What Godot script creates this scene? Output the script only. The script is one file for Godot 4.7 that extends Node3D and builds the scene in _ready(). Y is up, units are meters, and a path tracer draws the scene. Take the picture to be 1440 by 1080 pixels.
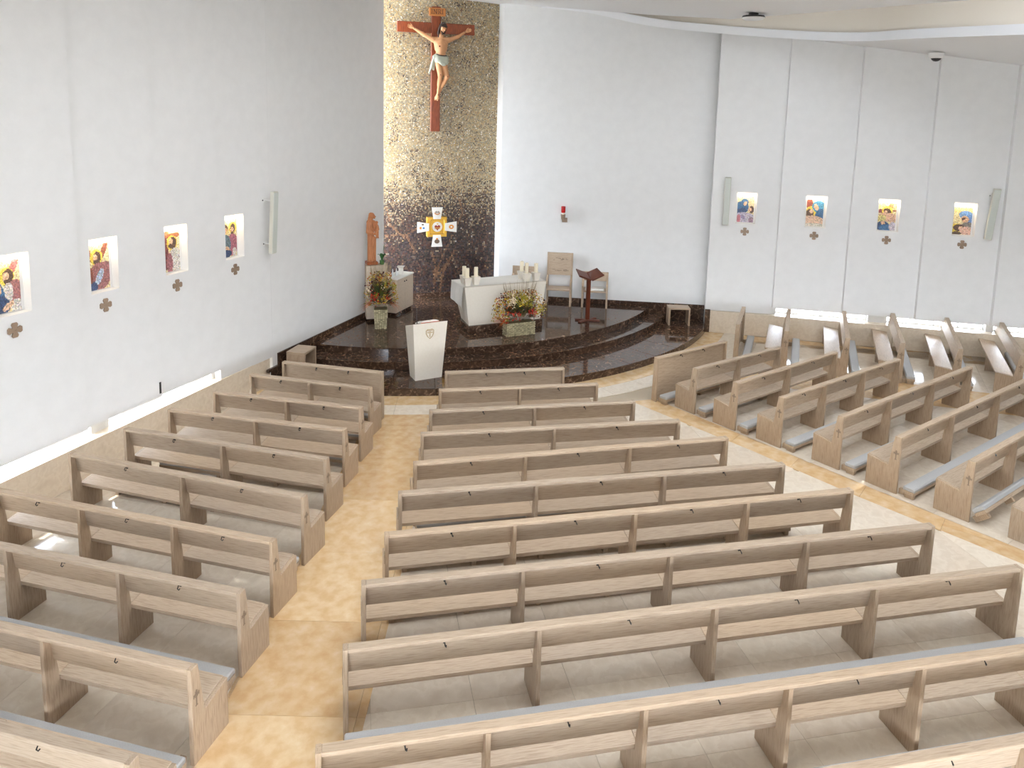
extends Node3D
# Interior of a modern church seen from the choir loft. y up, metres, camera looks along -z.

const EYE := Vector3(0, 5.4717, 0)
const CENTRE := Vector2(-2.55, -22.35)          # centre of the curved altar steps (x, z)
const R1 := 8.30
const R2 := 7.23
const R3 := 6.80
const LW0 := Vector2(-3.21, -18.86)             # free edge of the left wall
const LWD := Vector2(-0.3246, 0.9459)
const RW0 := Vector2(5.02, -19.08)              # start of the right wall
const RWD := Vector2(0.9680, 0.2510)
const MO0 := Vector2(-3.60, -19.735)            # mosaic wall, from behind the left wall to its right end
const MO1 := Vector2(-0.47, -20.65)
const BW0 := Vector2(-0.33, -20.20)             # back wall right of the mosaic
const BW1 := Vector2(5.12, -19.50)

var M := {}
var used := {}
var rng := RandomNumberGenerator.new()

# ------------------------------------------------------------------ helpers
func numbered(n: String) -> String:
	if not used.has(n):
		used[n] = 0
		return n
	used[n] += 1
	return "%s_%03d" % [n, used[n]]

func thing(called: String, label: String, category: String, at := Vector3.ZERO, turn := 0.0, group := "") -> Node3D:
	var o := Node3D.new()
	o.name = numbered(called)
	add_child(o)
	o.position = at
	o.rotation.y = turn
	tag(o, label, category, group)
	return o

func tag(o: Node, label: String, category: String, group := "") -> void:
	o.set_meta("label", label)
	o.set_meta("category", category)
	if group != "":
		o.set_meta("group", group)

func struct(called: String) -> Node3D:
	var o := Node3D.new()
	o.name = numbered(called)
	add_child(o)
	o.set_meta("kind", "structure")
	return o

func begin() -> SurfaceTool:
	var st := SurfaceTool.new()
	st.begin(Mesh.PRIMITIVE_TRIANGLES)
	st.set_smooth_group(-1)
	return st

func finish(st: SurfaceTool, material: Material) -> ArrayMesh:
	st.generate_normals()
	var m := st.commit()
	m.surface_set_material(0, material)
	return m

func put(called: String, mesh: Mesh, parent: Node, at := Vector3.ZERO, turn := 0.0) -> MeshInstance3D:
	var o := MeshInstance3D.new()
	o.name = called if parent != self else numbered(called)
	o.mesh = mesh
	parent.add_child(o, true)
	o.position = at
	o.rotation.y = turn
	return o

func obj(called: String, st: SurfaceTool, material: Material, parent: Node, at := Vector3.ZERO, turn := 0.0) -> MeshInstance3D:
	return put(called, finish(st, material), parent, at, turn)

func tri(st: SurfaceTool, a: Vector3, b: Vector3, c: Vector3) -> void:
	st.add_vertex(a)
	st.add_vertex(b)
	st.add_vertex(c)

func quad(st: SurfaceTool, a: Vector3, b: Vector3, c: Vector3, d: Vector3) -> void:
	tri(st, a, b, c)
	tri(st, a, c, d)

func inset(poly: PackedVector2Array, d: float) -> PackedVector2Array:
	# mitred inset of a counter-clockwise outline
	var out := PackedVector2Array()
	var n := poly.size()
	for i in n:
		var p := poly[i]
		var e0 := (p - poly[(i + n - 1) % n]).normalized()
		var e1 := (poly[(i + 1) % n] - p).normalized()
		var n0 := Vector2(-e0.y, e0.x)
		var n1 := Vector2(-e1.y, e1.x)
		var k := n0 + n1
		var l := maxf(k.length_squared(), 0.3)
		out.append(p + k * (2.0 * d / l))
	return out

func ccw(poly: PackedVector2Array) -> PackedVector2Array:
	if Geometry2D.is_polygon_clockwise(poly):
		# Godot calls y-down clockwise; in y-up terms this one runs counter-clockwise already
		pass
	var a := 0.0
	for i in poly.size():
		a += poly[i].cross(poly[(i + 1) % poly.size()])
	if a < 0.0:
		poly = poly.duplicate()
		poly.reverse()
	return poly

func prism(st: SurfaceTool, outline: PackedVector2Array, t: Transform3D, w0: float, w1: float, bevel := 0.0) -> void:
	# outline in (u, v), pushed along w from w0 to w1, ends chamfered
	var poly := ccw(outline)
	var n := poly.size()
	var idx := Geometry2D.triangulate_polygon(poly)
	var rings := []
	if bevel > 0.0:
		var small := inset(poly, bevel)
		rings = [[small, w0], [poly, w0 + bevel], [poly, w1 - bevel], [small, w1]]
	else:
		rings = [[poly, w0], [poly, w1]]
	for r in rings.size() - 1:
		var pa: PackedVector2Array = rings[r][0]
		var pb: PackedVector2Array = rings[r + 1][0]
		for i in n:
			var j := (i + 1) % n
			quad(st, t * Vector3(pa[i].x, pa[i].y, rings[r][1]), t * Vector3(pb[i].x, pb[i].y, rings[r + 1][1]), t * Vector3(pb[j].x, pb[j].y, rings[r + 1][1]), t * Vector3(pa[j].x, pa[j].y, rings[r][1]))
	for e in 2:
		var pc: PackedVector2Array = rings[0 if e == 0 else rings.size() - 1][0]
		var w: float = rings[0 if e == 0 else rings.size() - 1][1]
		for k in range(0, idx.size(), 3):
			var a := t * Vector3(pc[idx[k]].x, pc[idx[k]].y, w)
			var b := t * Vector3(pc[idx[k + 1]].x, pc[idx[k + 1]].y, w)
			var c := t * Vector3(pc[idx[k + 2]].x, pc[idx[k + 2]].y, w)
			if e == 0:
				tri(st, a, b, c)
			else:
				tri(st, a, c, b)

func rect(x0: float, y0: float, x1: float, y1: float, b := 0.0) -> PackedVector2Array:
	if b <= 0.0:
		return PackedVector2Array([Vector2(x0, y0), Vector2(x1, y0), Vector2(x1, y1), Vector2(x0, y1)])
	return PackedVector2Array([Vector2(x0 + b, y0), Vector2(x1 - b, y0), Vector2(x1, y0 + b), Vector2(x1, y1 - b), Vector2(x1 - b, y1), Vector2(x0 + b, y1), Vector2(x0, y1 - b), Vector2(x0, y0 + b)])

func box(st: SurfaceTool, lo: Vector3, hi: Vector3, b := 0.0, t := Transform3D.IDENTITY) -> void:
	prism(st, rect(lo.x, lo.y, hi.x, hi.y, b), t, lo.z, hi.z, b)

func along_x() -> Transform3D:     # (u, v, w) -> z, y, x
	return Transform3D(Basis(Vector3(0, 0, 1), Vector3(0, 1, 0), Vector3(1, 0, 0)), Vector3.ZERO)

func along_y() -> Transform3D:     # (u, v, w) -> x, z, y
	return Transform3D(Basis(Vector3(1, 0, 0), Vector3(0, 0, 1), Vector3(0, 1, 0)), Vector3.ZERO)

func lathe(st: SurfaceTool, profile: Array, at := Vector3.ZERO, seg := 16, squash := 1.0) -> void:
	for i in profile.size() - 1:
		for k in seg:
			var a := TAU * k / seg
			var b := TAU * (k + 1) / seg
			var p: Vector2 = profile[i]
			var q: Vector2 = profile[i + 1]
			var v := func(r: Vector2, g: float) -> Vector3: return at + Vector3(r.x * cos(g), r.y, r.x * sin(g) * squash)
			quad(st, v.call(p, a), v.call(q, a), v.call(q, b), v.call(p, b))

func tube(st: SurfaceTool, path: PackedVector3Array, radius: float, seg := 6, taper := 1.0) -> void:
	var rings := []
	var side := Vector3.ZERO
	for i in path.size():
		var d := (path[mini(i + 1, path.size() - 1)] - path[maxi(i - 1, 0)]).normalized()
		if i == 0:
			side = d.cross(Vector3.UP if absf(d.y) < 0.9 else Vector3.RIGHT).normalized()
		else:
			side = (side - d * side.dot(d)).normalized()
		var up := side.cross(d)
		var r := radius * lerpf(1.0, taper, float(i) / maxf(path.size() - 1, 1))
		var ring := PackedVector3Array()
		for k in seg:
			var a := TAU * k / seg
			ring.append(path[i] + (side * cos(a) + up * sin(a)) * r)
		rings.append(ring)
	for i in rings.size() - 1:
		for k in seg:
			var j := (k + 1) % seg
			quad(st, rings[i][k], rings[i + 1][k], rings[i + 1][j], rings[i][j])
	for e in [0, rings.size() - 1]:
		for k in range(1, seg - 1):
			tri(st, rings[e][0], rings[e][k], rings[e][k + 1])

func v3(p: Vector2, y: float) -> Vector3:
	return Vector3(p.x, y, p.y)

func frame_at(origin: Vector2, u: Vector2, y := 0.0) -> Transform3D:
	# x along u, y up, z towards the room (right-handed)
	return Transform3D(Basis(Vector3(u.x, 0, u.y), Vector3.UP, Vector3(-u.y, 0, u.x)), v3(origin, y))

func turn_of(u: Vector2) -> float:
	return atan2(-u.y, u.x)

# ------------------------------------------------------------------ materials
func noise_tex(kind: int, freq: float, octaves: int, ramp: Array, size := 512, sd := 1, warp := 0.0, fractal := FastNoiseLite.FRACTAL_FBM) -> NoiseTexture2D:
	var n := FastNoiseLite.new()
	n.noise_type = kind
	n.frequency = freq
	n.fractal_octaves = octaves
	n.fractal_type = fractal
	n.seed = sd
	if warp > 0.0:
		n.domain_warp_enabled = true
		n.domain_warp_amplitude = warp
		n.domain_warp_frequency = freq * 1.5
	var t := NoiseTexture2D.new()
	t.width = size
	t.height = size
	t.seamless = true
	t.noise = n
	if not ramp.is_empty():
		var g := Gradient.new()
		var off := PackedFloat32Array()
		var col := PackedColorArray()
		for r in ramp:
			off.append(r[0])
			col.append(r[1])
		g.offsets = off
		g.colors = col
		t.color_ramp = g
	return t

func mat(called: String, color: Color, rough: float, tex: Texture2D = null, scale := Vector3.ONE, world := false, offset := Vector3.ZERO) -> StandardMaterial3D:
	var m := StandardMaterial3D.new()
	m.resource_name = called
	m.albedo_color = color
	m.roughness = rough
	if tex:
		m.albedo_texture = tex
		m.uv1_triplanar = true
		m.uv1_world_triplanar = world
		m.uv1_scale = scale
		m.uv1_offset = offset
		m.uv1_triplanar_sharpness = 8.0
	M[called] = m
	return m

func c8(r: int, g: int, b: int) -> Color:
	return Color8(r, g, b)

func make_materials() -> void:
	var S := FastNoiseLite.TYPE_SIMPLEX_SMOOTH
	var wood := noise_tex(S, 0.018, 5, [[0.0, c8(186, 168, 148)], [0.38, c8(209, 192, 172)], [0.55, c8(221, 206, 187)], [0.75, c8(211, 195, 175)], [1.0, c8(192, 175, 155)]], 512, 11, 22.0)
	for k in 4:
		var o := Vector3(0.37 * k, 0.61 * k, 0.23 * k)
		var tint := [Color(0.86, 0.832, 0.797), Color(0.88, 0.845, 0.805), Color(0.845, 0.82, 0.792), Color(0.89, 0.85, 0.80)][k] as Color
		mat("wood_x%d" % k, tint, 0.42, wood, Vector3(0.32, 5.5, 5.5), false, o)
		mat("wood_y%d" % k, tint * Color(0.97, 0.96, 0.95), 0.42, wood, Vector3(5.5, 0.35, 5.5), false, o)
	mat("wood_dark", c8(142, 66, 26), 0.4, noise_tex(S, 0.02, 4, [[0, c8(190, 180, 170)], [0.5, c8(255, 255, 255)], [1, c8(200, 190, 180)]], 256, 5, 15.0), Vector3(3, 0.4, 3))
	mat("lectern_wood", c8(98, 44, 22), 0.35, noise_tex(S, 0.02, 4, [[0, c8(190, 180, 170)], [0.5, c8(255, 255, 255)], [1, c8(200, 190, 180)]], 256, 6, 15.0), Vector3(4, 0.5, 4))
	mat("carving", c8(190, 126, 80), 0.45, noise_tex(S, 0.02, 4, [[0, c8(205, 190, 180)], [0.5, c8(255, 250, 245)], [1, c8(215, 200, 190)]], 256, 7, 15.0), Vector3(3, 0.6, 3))
	mat("carving_base", c8(150, 78, 34), 0.4)
	mat("cushion", c8(196, 197, 197), 0.75, noise_tex(S, 0.09, 3, [[0, c8(235, 235, 235)], [1, c8(255, 255, 255)]], 256, 8), Vector3(3, 3, 3))
	mat("black", c8(26, 24, 24), 0.4)
	mat("emblem", c8(138, 120, 102), 0.6)
	mat("white_wall", c8(238, 238, 237), 0.72, noise_tex(S, 0.03, 4, [[0, c8(250, 250, 250)], [1, c8(255, 255, 255)]], 256, 9), Vector3(0.4, 0.4, 0.4), true)
	mat("ceiling", c8(240, 241, 243), 0.8)
	mat("frame_white", c8(240, 240, 238), 0.5)
	var cream := noise_tex(S, 0.008, 5, [[0.0, c8(224, 214, 199)], [0.35, c8(234, 226, 213)], [0.5, c8(240, 233, 221)], [0.62, c8(231, 222, 208)], [1.0, c8(243, 237, 227)]], 1024, 21, 45.0)
	var honey := noise_tex(S, 0.010, 6, [[0.0, c8(216, 178, 130)], [0.3, c8(223, 189, 143)], [0.5, c8(228, 198, 154)], [0.7, c8(232, 205, 164)], [1.0, c8(238, 217, 184)]], 1024, 22, 26.0)
	for k in 3:
		var o := Vector3(0.21 * k, 0.4 * k, 0.33 * k)
		mat("cream%d" % k, [Color(0.98, 0.96, 0.935), Color(1.0, 0.985, 0.96), Color(0.96, 0.935, 0.905)][k], 0.09, cream, Vector3(0.33, 0.33, 0.33), true, o)
		mat("honey%d" % k, [Color(0.97, 0.955, 0.94), Color(1, 1, 1), Color(0.94, 0.92, 0.90)][k], 0.09, honey, Vector3(0.45, 0.45, 0.45), true, o)
	mat("grout", c8(196, 182, 160), 0.6)
	mat("ledge", c8(255, 248, 238), 0.25, cream, Vector3(0.5, 0.5, 0.5), true)
	var brown := noise_tex(FastNoiseLite.TYPE_CELLULAR, 0.011, 3, [[0.0, c8(204, 178, 150)], [0.06, c8(146, 119, 98)], [0.16, c8(98, 77, 63)], [0.4, c8(70, 53, 43)], [0.7, c8(96, 76, 62)], [1.0, c8(58, 44, 36)]], 1024, 31, 50.0)
	(brown.noise as FastNoiseLite).cellular_return_type = FastNoiseLite.RETURN_DISTANCE2_SUB
	for k in 4:
		mat("brown%d" % k, [Color(1, 1, 1), Color(0.85, 0.84, 0.83), Color(1.0, 0.97, 0.93), Color(0.92, 0.9, 0.9)][k], 0.07, brown, Vector3(0.5, 0.5, 0.5), true, Vector3(0.3 * k, 0.17 * k, 0.47 * k))
	mat("stone", c8(232, 225, 212), 0.55, noise_tex(S, 0.06, 4, [[0, c8(250, 249, 247)], [1, c8(255, 255, 255)]], 256, 41), Vector3(1, 1, 1))
	mat("stone_side", c8(216, 200, 180), 0.55, noise_tex(S, 0.06, 4, [[0, c8(238, 236, 232)], [1, c8(255, 255, 255)]], 256, 42), Vector3(1, 1, 1))
	mat("linen", c8(238, 236, 230), 0.85)
	mat("wax", c8(244, 234, 208), 0.5)
	mat("gold", c8(224, 176, 74), 0.3).metallic = 0.75
	mat("tab_white", c8(244, 242, 236), 0.35)
	mat("speaker", c8(214, 212, 200), 0.5)
	mat("speaker_front", c8(200, 204, 196), 0.6)
	mat("bronze", c8(150, 128, 108), 0.5)
	mat("skin", c8(208, 152, 106), 0.5)
	mat("hair", c8(58, 36, 26), 0.6)
	mat("loin", c8(186, 190, 172), 0.7)
	mat("blood", c8(110, 34, 24), 0.5)
	mat("sign_wood", c8(190, 120, 58), 0.5)
	mat("wicker", Color.WHITE, 0.7).vertex_color_use_as_albedo = true
	mat("wicker_gap", c8(120, 108, 76), 0.8)
	mat("outside_ground", c8(224, 220, 212), 0.9)

# ------------------------------------------------------------------ the place
func _ready() -> void:
	rng.seed = 20240
	make_camera()
	make_light()
	make_materials()
	make_floor()
	make_walls()
	make_ceiling()
	make_steps()
	make_mosaic()
	make_pews()
	make_stations()
	make_altar()
	make_ambo()
	make_seats()
	make_side_altar()
	make_tabernacle()
	make_crucifix()
	make_flowers()
	make_wall_fittings()

func make_camera() -> void:
	var cam := Camera3D.new()
	cam.name = "camera"
	add_child(cam)
	cam.projection = Camera3D.PROJECTION_FRUSTUM
	cam.near = 0.1
	cam.far = 200.0
	var f := 1070.63
	cam.size = 1080.0 / f * cam.near
	cam.frustum_offset = Vector2(0, -(540.0 - 313.04) / f * cam.near)
	cam.transform = Transform3D(Basis(Vector3(0.99969882, 0.0242898, -0.00350282), Vector3(-0.02454107, 0.98946314, -0.14268997), Vector3(0, 0.14273296, 0.98976123)), EYE)
	cam.current = true

func area(called: String, at: Vector3, look: Vector3, size: Vector2, energy: float, color: Color) -> void:
	var l := AreaLight3D.new()
	l.name = called
	add_child(l)
	l.area_normalize_energy = false
	l.area_size = size
	l.light_energy = energy
	l.light_color = color
	l.shadow_enabled = true
	l.area_range = 60.0
	l.area_attenuation = 2.0
	l.look_at_from_position(at, at + look, Vector3.UP if absf(look.normalized().y) < 0.95 else Vector3(0, 0, -1))

func make_light() -> void:
	var w := WorldEnvironment.new()
	w.name = "world"
	var e := Environment.new()
	e.background_mode = Environment.BG_SKY
	var s := ProceduralSkyMaterial.new()
	s.sky_top_color = c8(196, 212, 234)
	s.sky_horizon_color = c8(232, 237, 243)
	s.ground_horizon_color = c8(214, 212, 208)
	s.ground_bottom_color = c8(180, 176, 168)
	s.sky_energy_multiplier = 5.0
	s.ground_energy_multiplier = 2.0
	e.sky = Sky.new()
	e.sky.sky_material = s
	e.tonemap_mode = Environment.TONE_MAPPER_LINEAR
	e.tonemap_exposure = 0.97
	e.sdfgi_enabled = true
	e.ssao_enabled = true
	e.ssil_enabled = true
	w.environment = e
	add_child(w)
	var sun := DirectionalLight3D.new()
	sun.name = "sun"
	add_child(sun)
	sun.look_at_from_position(Vector3.ZERO, Vector3(0.80, -0.62, 0.10), Vector3.UP)
	sun.light_energy = 3.5
	sun.light_color = c8(255, 246, 230)
	sun.light_angular_distance = 0.5
	sun.shadow_enabled = true
	# daylight of the rooflight over the nave and of the glazed rear wall
	area("rooflight_daylight", Vector3(1.4, gy(1.4, -8.0) - 0.05, -8.0), Vector3(-0.072, -1, -0.0561), Vector2(6.0, 9.0), 0.62, c8(240, 246, 255))
	area("dome_daylight", Vector3(8.9, 9.45, -8.8), Vector3(0, -1, 0), Vector2(4.6, 6.6), 1.3, c8(232, 242, 255))
	for k in 3:
		area("clerestory_daylight", Vector3(-6.95 + 1.0 * k, 6.25, 3.42), Vector3(0, 0, -1), Vector2(0.55, 1.2), 5.0, c8(240, 246, 255))
	for k in 3:
		area("rear_window_daylight", Vector3(-1.5 + 4.0 * k, 1.75, 3.40), Vector3(0, 0, -1), Vector2(2.2, 2.6), 1.1, c8(250, 250, 252))

func disc(r: float, seg := 96) -> PackedVector2Array:
	var p := PackedVector2Array()
	for k in seg:
		p.append(CENTRE + Vector2(cos(TAU * k / seg), sin(TAU * k / seg)) * r)
	return p

func lw(s: float, out := 0.0) -> Vector2:       # point along the left wall, out = towards the room
	return LW0 + LWD * s + Vector2(LWD.y, -LWD.x) * out

func rw(s: float, out := 0.0) -> Vector2:       # point along the right wall
	return RW0 + RWD * s + Vector2(-RWD.y, RWD.x) * out

func make_floor() -> void:
	var fl := struct("floor")
	var st := begin()
	prism(st, PackedVector2Array([Vector2(-14, -24), Vector2(24, -24), Vector2(24, 5), Vector2(-14, 5)]), along_y(), -0.30, -0.012)
	obj("screed", st, M.grout, fl)
	var out := struct("exterior_ground")
	st = begin()
	box(st, Vector3(-80, -0.5, -80), Vector3(80, -0.32, 80))
	obj("paving", st, M.outside_ground, out)
	var ring := disc(9.2)
	var regions := [
		# polygon, turn of the tiles, tile size, material family, round the altar cut away
		[[lw(3.5, -0.3), lw(20, -0.3), Vector2(-2.55, -1.0), Vector2(-2.50, -13.3)], 13.4, 0.95, "cream"],
		[[Vector2(-1.22, -14), Vector2(2.40, -14.1), Vector2(4.09, -12.02), Vector2(5.17, -10.58), Vector2(6.51, -8.95), Vector2(12.2, -1.7), Vector2(-1.22, -1.7)], -11.6, 0.95, "cream"],
		[[Vector2(2.87, -14.26), Vector2(3.9, -15.6), Vector2(15.5, -12.1), Vector2(15.5, -3.0), Vector2(11.6, -2.9)], -36.4, 0.95, "cream"],
		[[Vector2(4.9, -16.75), Vector2(16.0, -12.95), Vector2(16.0, -16.9), rw(0.3, 0.62)], -66.0, 0.95, "cream"],
		[[Vector2(-2.50, -14), Vector2(-1.22, -14), Vector2(-1.22, -1.7), Vector2(-2.60, -1.7)], 0.0, 1.30, "honey"],
		[[Vector2(2.40, -14.1), Vector2(2.87, -14.26), Vector2(4.60, -12.05), Vector2(6.76, -9.22), Vector2(11.6, -2.9), Vector2(11.2, -3.0), Vector2(6.51, -8.95), Vector2(5.17, -10.58), Vector2(4.09, -12.02)], -52.3, 1.1, "honey"],
		[[Vector2(3.9, -15.6), Vector2(15.5, -12.1), Vector2(16.0, -12.95), Vector2(4.9, -16.75)], 16.5, 1.0, "honey"],
		[[rw(0.0, 0.62), rw(0.0, 0.0), rw(12.0, 0.0), rw(12.0, 0.62)], -14.5, 1.1, "honey"],
	]
	for rg in regions:
		var poly := PackedVector2Array()
		for p in rg[0]:
			poly.append(p)
		var u := Vector2(cos(deg_to_rad(rg[1])), sin(deg_to_rad(rg[1])))
		var v := Vector2(-u.y, u.x)
		var lo := Vector2(1e9, 1e9)
		var hi := -lo
		for p in poly:
			lo = lo.min(Vector2(p.dot(u), p.dot(v)))
			hi = hi.max(Vector2(p.dot(u), p.dot(v)))
		var size: float = rg[2]
		var iu := 0
		var a := lo.x
		while a < hi.x:
			var b := lo.y
			while b < hi.y:
				var g := 0.0015
				var cell := PackedVector2Array()
				for cc in [Vector2(a + g, b + g), Vector2(a + size - g, b + g), Vector2(a + size - g, b + size - g), Vector2(a + g, b + size - g)]:
					cell.append(u * cc.x + v * cc.y)
				for piece in Geometry2D.intersect_polygons(cell, poly):
					for rest in Geometry2D.clip_polygons(piece, ring):
						var area_of := 0.0
						for i in rest.size():
							area_of += rest[i].cross(rest[(i + 1) % rest.size()])
						if absf(area_of) < 0.02:
							continue
						st = begin()
						prism(st, rest, along_y(), -0.012, 0.0)
						obj("tile", st, M["%s%d" % [rg[3], rng.randi() % 3]], fl)
				b += size
			a += size
	# curved courses of paving in front of the steps
	for course in [[R1 - 0.02, 8.74, "honey", 1], [8.743, 9.197, "cream", 1]]:
		var k := 0
		for i in 26:
			var a0 := deg_to_rad(-12.0 + i * 5.5)
			var a1 := deg_to_rad(-12.0 + (i + 1) * 5.5) - 0.0004
			var poly := PackedVector2Array()
			for j in 5:
				var g := lerpf(a0, a1, j / 4.0)
				poly.append(CENTRE + Vector2(cos(g), sin(g)) * course[1])
			for j in 5:
				var g := lerpf(a1, a0, j / 4.0)
				poly.append(CENTRE + Vector2(cos(g), sin(g)) * course[0])
			st = begin()
			prism(st, poly, along_y(), -0.012, 0.0)
			obj("tile", st, M["%s%d" % [course[2], course[3]]], fl)

# a wall panel in its own frame (x along, y up, z = 0 is the face), with an optional niche (x0, y0, x1, y1)
func panel_mesh(width: float, y0: float, y1: float, thick: float, niche: Array, material: Material) -> ArrayMesh:
	var st := begin()
	if niche.is_empty():
		box(st, Vector3(0, y0, -thick), Vector3(width, y1, 0), 0.004)
	else:
		box(st, Vector3(0, y0, -thick), Vector3(niche[0], y1, 0))
		box(st, Vector3(niche[2], y0, -thick), Vector3(width, y1, 0))
		box(st, Vector3(niche[0], y0, -thick), Vector3(niche[2], niche[1], 0))
		box(st, Vector3(niche[0], niche[3], -thick), Vector3(niche[2], y1, 0))
		box(st, Vector3(niche[0] - 0.03, niche[1] - 0.03, -thick - 0.03), Vector3(niche[2] + 0.03, niche[3] + 0.03, -thick))
	return finish(st, material)

var niches := []      # [Transform3D, x0, y0, x1, y1, depth]

func make_walls() -> void:
	# ---- left wall: smooth first length, then saw-tooth panels
	var wl := struct("wall_left")
	var u := -LWD                                      # along the wall from the nave towards the altar
	var th := 0.14
	var t0 := frame_at(lw(4.55), u)
	var o := put("panel", panel_mesh(4.55, 0.0, 10.0, 0.25, [], M.white_wall), wl)
	o.transform = t0
	for k in 12:
		var s0 := 4.55 + 1.43 * k
		var a := lw(s0)
		var b := lw(s0 + 1.43, -0.05)
		var d := (a - b).normalized()
		var wide := (a - b).length()
		var tr := frame_at(b, d)
		var bottom := 0.56 if k == 0 else 0.77
		var nx := wide - 0.73 - 0.48
		var niche := [nx, 2.72, nx + 0.48, 3.52] if k < 5 else []
		o = put("panel", panel_mesh(wide, bottom, 10.0, th, niche, M.white_wall), wl)
		o.transform = tr
		if k < 4:
			niches.append([tr, niche, th, 3 - k, true])
	# the outer leaf and the stone ledge below the strip of glass
	var st := begin()
	var fr := frame_at(lw(22.0, 0.0), u)
	box(st, Vector3(0, 1.40, -0.75), Vector3(22.0 - 4.6, 10.0, -0.55), 0.0, fr)
	obj("outer_leaf", st, M.white_wall, wl)
	st = begin()
	box(st, Vector3(0, 0.0, -0.62), Vector3(22.0 - 4.6, 0.57, -0.02), 0.006, fr)
	obj("trim_ledge", st, M.ledge, wl)
	st = begin()
	box(st, Vector3(22.0 - 8.62, 0.57, -0.60), Vector3(22.0 - 8.30, 0.95, -0.20), 0.0, fr)
	box(st, Vector3(22.0 - 6.05, 0.57, -0.60), Vector3(22.0 - 4.6, 0.95, -0.20), 0.0, fr)
	obj("pier", st, M.white_wall, wl)
	# ---- right wall
	var wr := struct("wall_right")
	for k in 9:
		var s0 := 1.635 * k
		var a := rw(s0)
		var b := rw(s0 + 1.635, -0.13)
		var d := (b - a).normalized()
		var wide := (b - a).length()
		var tr := frame_at(a, d)
		var bottom := 0.58 if k == 0 else 0.77
		var niche := [0.60, 2.86, 1.09, 3.64] if k < 4 else []
		o = put("panel", panel_mesh(wide, bottom, 10.0, th, niche, M.white_wall), wr)
		o.transform = tr
		if k < 4:
			niches.append([tr, niche, th, 4 + k, false])
	fr = frame_at(rw(0), RWD)
	st = begin()
	box(st, Vector3(0.1, 0.95, -0.80), Vector3(15, 10.0, -0.60), 0.0, fr)
	obj("outer_leaf", st, M.white_wall, wr)
	st = begin()
	box(st, Vector3(0.12, 0.0, -0.66), Vector3(15, 0.57, -0.01), 0.006, fr)
	obj("trim_ledge", st, M.ledge, wr)
	st = begin()
	box(st, Vector3(0.1, 0.57, -0.62), Vector3(1.72, 0.95, -0.20), 0.0, fr)
	box(st, Vector3(3.90, 0.57, -0.62), Vector3(4.33, 0.95, -0.24), 0.0, fr)
	box(st, Vector3(6.50, 0.57, -0.62), Vector3(6.66, 0.95, -0.24), 0.0, fr)
	obj("pier", st, M.white_wall, wr)
	# ---- strip windows
	strip_window(frame_at(rw(0), RWD), [[1.72, 3.90], [4.33, 6.50], [6.66, 9.0]], -0.42)
	strip_window(frame_at(lw(22.0, 0.0), u), [[22.0 - 8.30, 22.0 - 6.05], [22.0 - 10.6, 22.0 - 8.62], [22.0 - 14.0, 22.0 - 10.7]], -0.40)
	# ---- wall behind the altar, right of the mosaic
	var wb := struct("wall_back")
	var bd := (BW1 - BW0).normalized()
	st = begin()
	box(st, Vector3(0, 0, -0.3), Vector3((BW1 - BW0).length() + 0.4, 10.0, 0), 0.004, frame_at(BW0, bd))
	obj("panel", st, M.white_wall, wb)
	st = begin()                                         # return between the mosaic and the back wall
	var rd := (BW0 - MO1).normalized()
	box(st, Vector3(-0.5, 0, -0.25), Vector3((BW0 - MO1).length() - 0.002, 10.0, 0), 0.0, frame_at(MO1 + Vector2(0.004, 0), rd))
	obj("return", st, M.white_wall, wb)
	st = begin()                                         # what closes the recess behind the left wall's edge
	box(st, Vector3(-2.0, 0, -0.3), Vector3(0.0, 10.0, 0), 0.0, frame_at(MO0, (MO1 - MO0).normalized()))
	obj("return", st, M.white_wall, wb)
	# ---- rear of the church, under and behind the loft
	var we := struct("wall_rear")
	st = begin()
	var edges := [-14.0, -2.6, -0.4, 1.4, 3.6, 5.4, 7.6, 24.0]
	for k in range(0, edges.size() - 1):
		if k % 2 == 0:
			box(st, Vector3(edges[k], 0, 3.5), Vector3(edges[k + 1], 3.05, 3.8))
		else:
			box(st, Vector3(edges[k], 0, 3.5), Vector3(edges[k + 1], 0.45, 3.8))
	box(st, Vector3(-14, 3.05, 3.5), Vector3(24, 5.65, 3.8))
	box(st, Vector3(-14, 6.85, 3.5), Vector3(24, 10, 3.8))
	for e in [[-14.0, -7.225], [-6.675, -6.225], [-5.675, -5.225], [-4.675, 24.0]]:
		box(st, Vector3(e[0], 5.65, 3.5), Vector3(e[1], 6.85, 3.8))
	obj("masonry", st, M.white_wall, we)
	var n := 4
	for k in range(1, edges.size() - 1, 2):
		var wn := struct("window_%d" % n)
		n += 1
		st = begin()
		for x in [edges[k], (edges[k] + edges[k + 1]) / 2.0 - 0.03, edges[k + 1] - 0.06]:
			box(st, Vector3(x, 0.45, 3.52), Vector3(x + 0.06, 3.05, 3.58))
		for y in [0.45, 1.7, 2.99]:
			box(st, Vector3(edges[k], y, 3.52), Vector3(edges[k + 1], y + 0.06, 3.58))
		obj("frame", st, M.frame_white, wn)
	st = begin()
	box(st, Vector3(20.0, 0, -15.5), Vector3(20.3, 10, 3.8))
	box(st, Vector3(-13.2, 0, -2.0), Vector3(-12.9, 10, 3.8))
	obj("side_return", st, M.white_wall, we)
	var lf := struct("floor_loft")
	st = begin()
	box(st, Vector3(-12, 3.3, 0.4), Vector3(20, 3.65, 3.5))
	obj("slab", st, M.white_wall, lf)

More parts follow.
